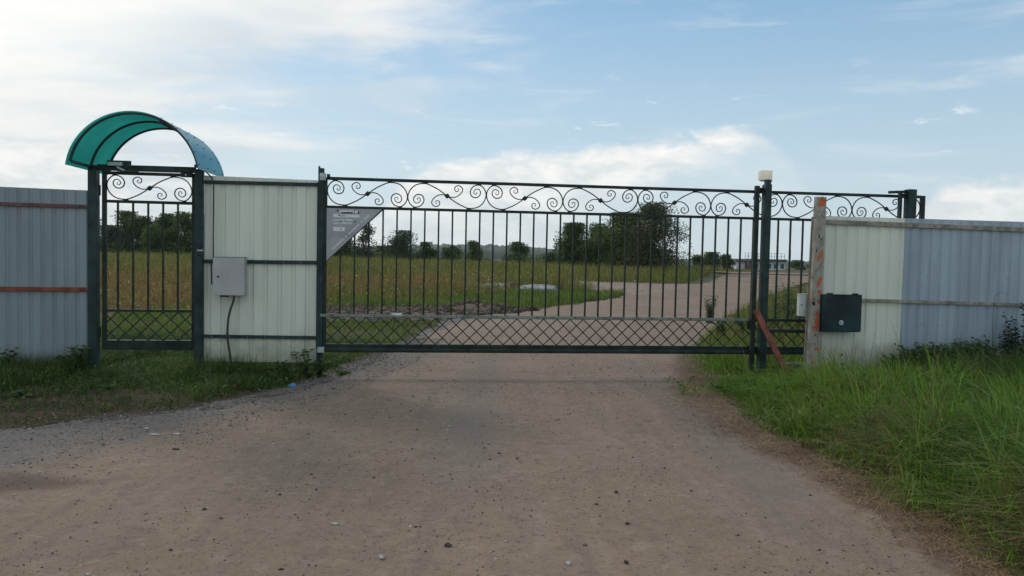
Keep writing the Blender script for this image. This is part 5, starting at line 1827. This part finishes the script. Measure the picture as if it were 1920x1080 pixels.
def build_plants():
    rg = random.Random(12)
    # goosefoot clump at foot of the right fence
    L = ['third', 'x']
    base = [(1700, 'leafy weed at the cream and blue joint of the right fence', .34), (1722, 'leafy weed just right of the cream and blue joint', .36), (1745, 'low bushy weed at the blue fence foot, fourth left of the shrub', .36),
            (1768, 'bushy weed at the blue fence foot, third left of the shrub', .38), (1792, 'tall-tipped weed in the middle of the blue fence foot', .40), (1815, 'dense weed at the blue fence foot, two away from the tall dark shrub', .42),
            (1840, 'dense weed next to the tall dark shrub by the blue fence', .44), (1668, 'low leafy weed under the cream fence near the joint', .24)]
    for px, lab, h in base:
        r = ray(px, 600); dd = -.48
        s = sx(px, 720, dd)
        P = FRM @ Vector((s, dd - rg.uniform(0, .12), 0))
        weed(P.x, P.y, h * 1.2, 24, lab, WEED, .09, .45, 18, .5, rg=rg)
    for px, h, lab in ((1878, .62, 'dark shrubby weed left of the tall one at the right edge'), (1905, 1.0, 'tall dark shrubby weed at the right edge before the blue fence'), (1935, 1.0, 'dark shrubby weed just at the frame edge')):
        s = sx(px, 720, -.45); P = FRM @ Vector((s, -.5, 0))
        weed(P.x, P.y, h, 10, lab, foliage('shrub_' + str(px), (0.02, 0.04, 0.018), (0.03, 0.055, 0.02), None, isl=.3), .075, .5, 34, .24, .003, rg=rg)
    # dry spindly stalks against the fences
    for px, py, tpy, lab in ((1588, 705, 655, 'thin dry stalk curving left in front of the cream fence'), (1603, 705, 622, 'tallest thin dry stalk under the right side of the dark box'), (1632, 700, 632, 'thin dry stalk right of the dark box on the cream fence'),
                             (1801, 700, 628, 'thin flowering stalk in front of the middle of the blue fence'), (1812, 700, 644, 'shorter thin stalk beside the flowering one on the blue fence'), (1541, 703, 660, 'short dark stalk at the foot of the rusty post'),
                             (1692, 700, 622, 'bent grass stalk at the cream and blue joint')):
        s, zt = fr(px, tpy, -.36); z0 = zy(px, py, -.36)
        P = FRM @ Vector((s, -.36, 0))
        weed(P.x, P.y, max(.15, zt - .0), 1, lab, STEMD, .016, .6, 22, .10, .0028, group='dry stalks against the right fence', stemm=STEMD, name='dry_stalk', rg=rg)
    # drooping reed
    s0, z0 = fr(1862, 700, -.4); s1, z1 = fr(1865, 553, -.4)
    t = thing('reed_stalk', 'tall grass stalk with a drooping tip before the right part of the blue fence', 'plant', s0, -.4, 0)
    P = [fr(1860, 720, -.4), fr(1861, 650, -.4), fr(1862, 590, -.4), fr(1866, 556, -.4), fr(1878, 549, -.4), fr(1889, 552, -.4)]
    part('stem', TUBE(catmull([(a, -.4, b) for a, b in P], 5), [.004 - .0025 * i / 25 for i in range(26)], 5), STEMD, t)
    # left side: weeds before the grey fence and cream panel
    for px, h, lab in ((22, .30, 'broad-leaved weed in front of the grey fence near the left edge'), (150, .34, 'broad-leaved weed at the right end of the grey fence'), (120, .22, 'low weed in the middle of the grey fence foot'), (505, .16, 'small weed at the foot of the cream panel, middle'),
                       (530, .22, 'leafy weed at the foot of the cream panel, right part'), (575, .38, 'tallest leafy weed between the cream panel and the catch post'), (600, .26, 'weed at the foot of the catch post')):
        s = sx(px, 690, -.12); P = FRM @ Vector((s, -.14, 0))
        weed(P.x, P.y, h, 12, lab, WEED, .10, .42, 9, .5, rg=rg)
    # beyond the gate, right
    for px, py, h, m2, lab in ((1330, 608, .62, WEEDL, 'pale-leaved weed at the road edge just beyond the sliding gate'), (1352, 640, .35, WEED, 'low weed behind the lattice at the right end of the road'),
                               (1390, 640, .45, WEED, 'bushy weed behind the lattice left of the guide post'), (1462, 640, .95, WEEDL, 'tall pale weed right of the lamp post beyond the gate'), (1478, 636, 1.05, WEED, 'tallest leafy weed between lamp post and rusty post'),
                               (1496, 640, .95, WEEDL, 'pale leafy weed directly left of the rusty post beyond the gate'), (1452, 650, .6, WEED, 'shorter weed directly right of the lamp post beyond the gate'), (1510, 640, .8, WEED, 'weed half hidden by the rusty post')):
        x, y = gp(px, py)
        weed(x, y, h * 1.15, 20, lab, m2, .11, .30, 26, .30, .003, rg=rg, group='weeds beyond the gate')
    # rosettes in the verge
    for i, (px, py, r, lab) in enumerate(((1388, 700, .14, 'broad-leaved weed at the left tip of the right verge'), (1450, 740, .13, 'broad-leaved weed close to the road on the right verge, upper'), (1360, 735, .13, 'spiky leafy weed at the road edge of the right verge'),
                                          (1595, 835, .12, 'pale broad leaves in the middle of the right verge'), (1500, 790, .1, 'small leafy weed by the road on the right verge'), (40, 745, .13, 'leafy weed low in front of the grey fence'), (200, 730, .10, 'leafy weed in front of the left gate post'),
                                          (640, 705, .12, 'leafy weed at the road edge below the catch post'), (410, 735, .12, 'leafy weed in the dark grass below the control box'), (510, 722, .12, 'leafy weed in the dark grass left of the blue litter'), (1660, 735, .14, 'broad-leaved dark weed before the cream fence end'), (560, 700, .13, 'leafy weed right below the cream panel corner'))):
        x, y = gp(px, py)
        rosette(x, y, r * 1.3, lab, WEED, rg)
    # boulders
    for i, (px, py, w, h, m2, lab) in enumerate(((933, 546, .85, .24, CONC, 'left pale concrete slab lying in the grass beyond the gate'), (1008, 551, .95, .28, CONC, 'right pale concrete slab lying in the grass beyond the gate'), (960, 548, .30, .30, STONEB, 'brown stone between the two pale slabs'))):
        x, y = gp(px, py)
        bm = bmesh.new()
        lump(bm, (0, 0, 0), 1, 3, .16, (w, .6 if w > .5 else .3, h), seed=i * 4.4)
        o = link('boulder', fmesh(bm, 'boulder', m2, False)); o.location = (x, y, float(hgt(x, y)) + h * .45)
        props(o, lab, 'rock', 'rocks beyond the gate')
    # dark stump with dead weeds beside the slabs
    x, y = gp(1052, 551)
    weed(x, y, .62, 26, 'clump of dead brown weeds right of the pale slabs', GR_DRY, .06, .25, 6, .3, .006, group='weeds beyond the gate', stemm=STONEB, rg=rg, name='dead_weed_clump')
    # blue litter
    x, y = gp(548, 727)
    bm = bmesh.new(); lump(bm, (0, 0, 0), .036, 2, .5, (1.2, .7, .5), seed=2.2)
    o = link('plastic_litter', fmesh(bm, 'plastic_litter', LITTER)); o.location = (x, y, float(hgt(x, y)) + .03)
    props(o, 'small crumpled blue plastic litter at the edge of the left verge', 'litter')


build_plants()

def haze():
    bm = B(-1400, 1400, -30, 1350, -14, 60)
    m = bpy.data.materials.new('thin_air')
    m.use_nodes = True
    T = NT(m.node_tree); T.n.clear()
    out = T.add('ShaderNodeOutputMaterial')
    v = T.add('ShaderNodeVolumePrincipled')
    v.inputs['Color'].default_value = (0.80, 0.88, 0.96, 1)
    v.inputs['Density'].default_value = 0.0002
    v.inputs['Anisotropy'].default_value = 0.0
    T.l.new(v.outputs[0], out.inputs['Volume'])
    o = link('haze', fmesh(bm, 'haze', m))
    o['kind'] = 'stuff'


haze()

for o in bpy.data.objects:
    if 'org' in o: del o['org']
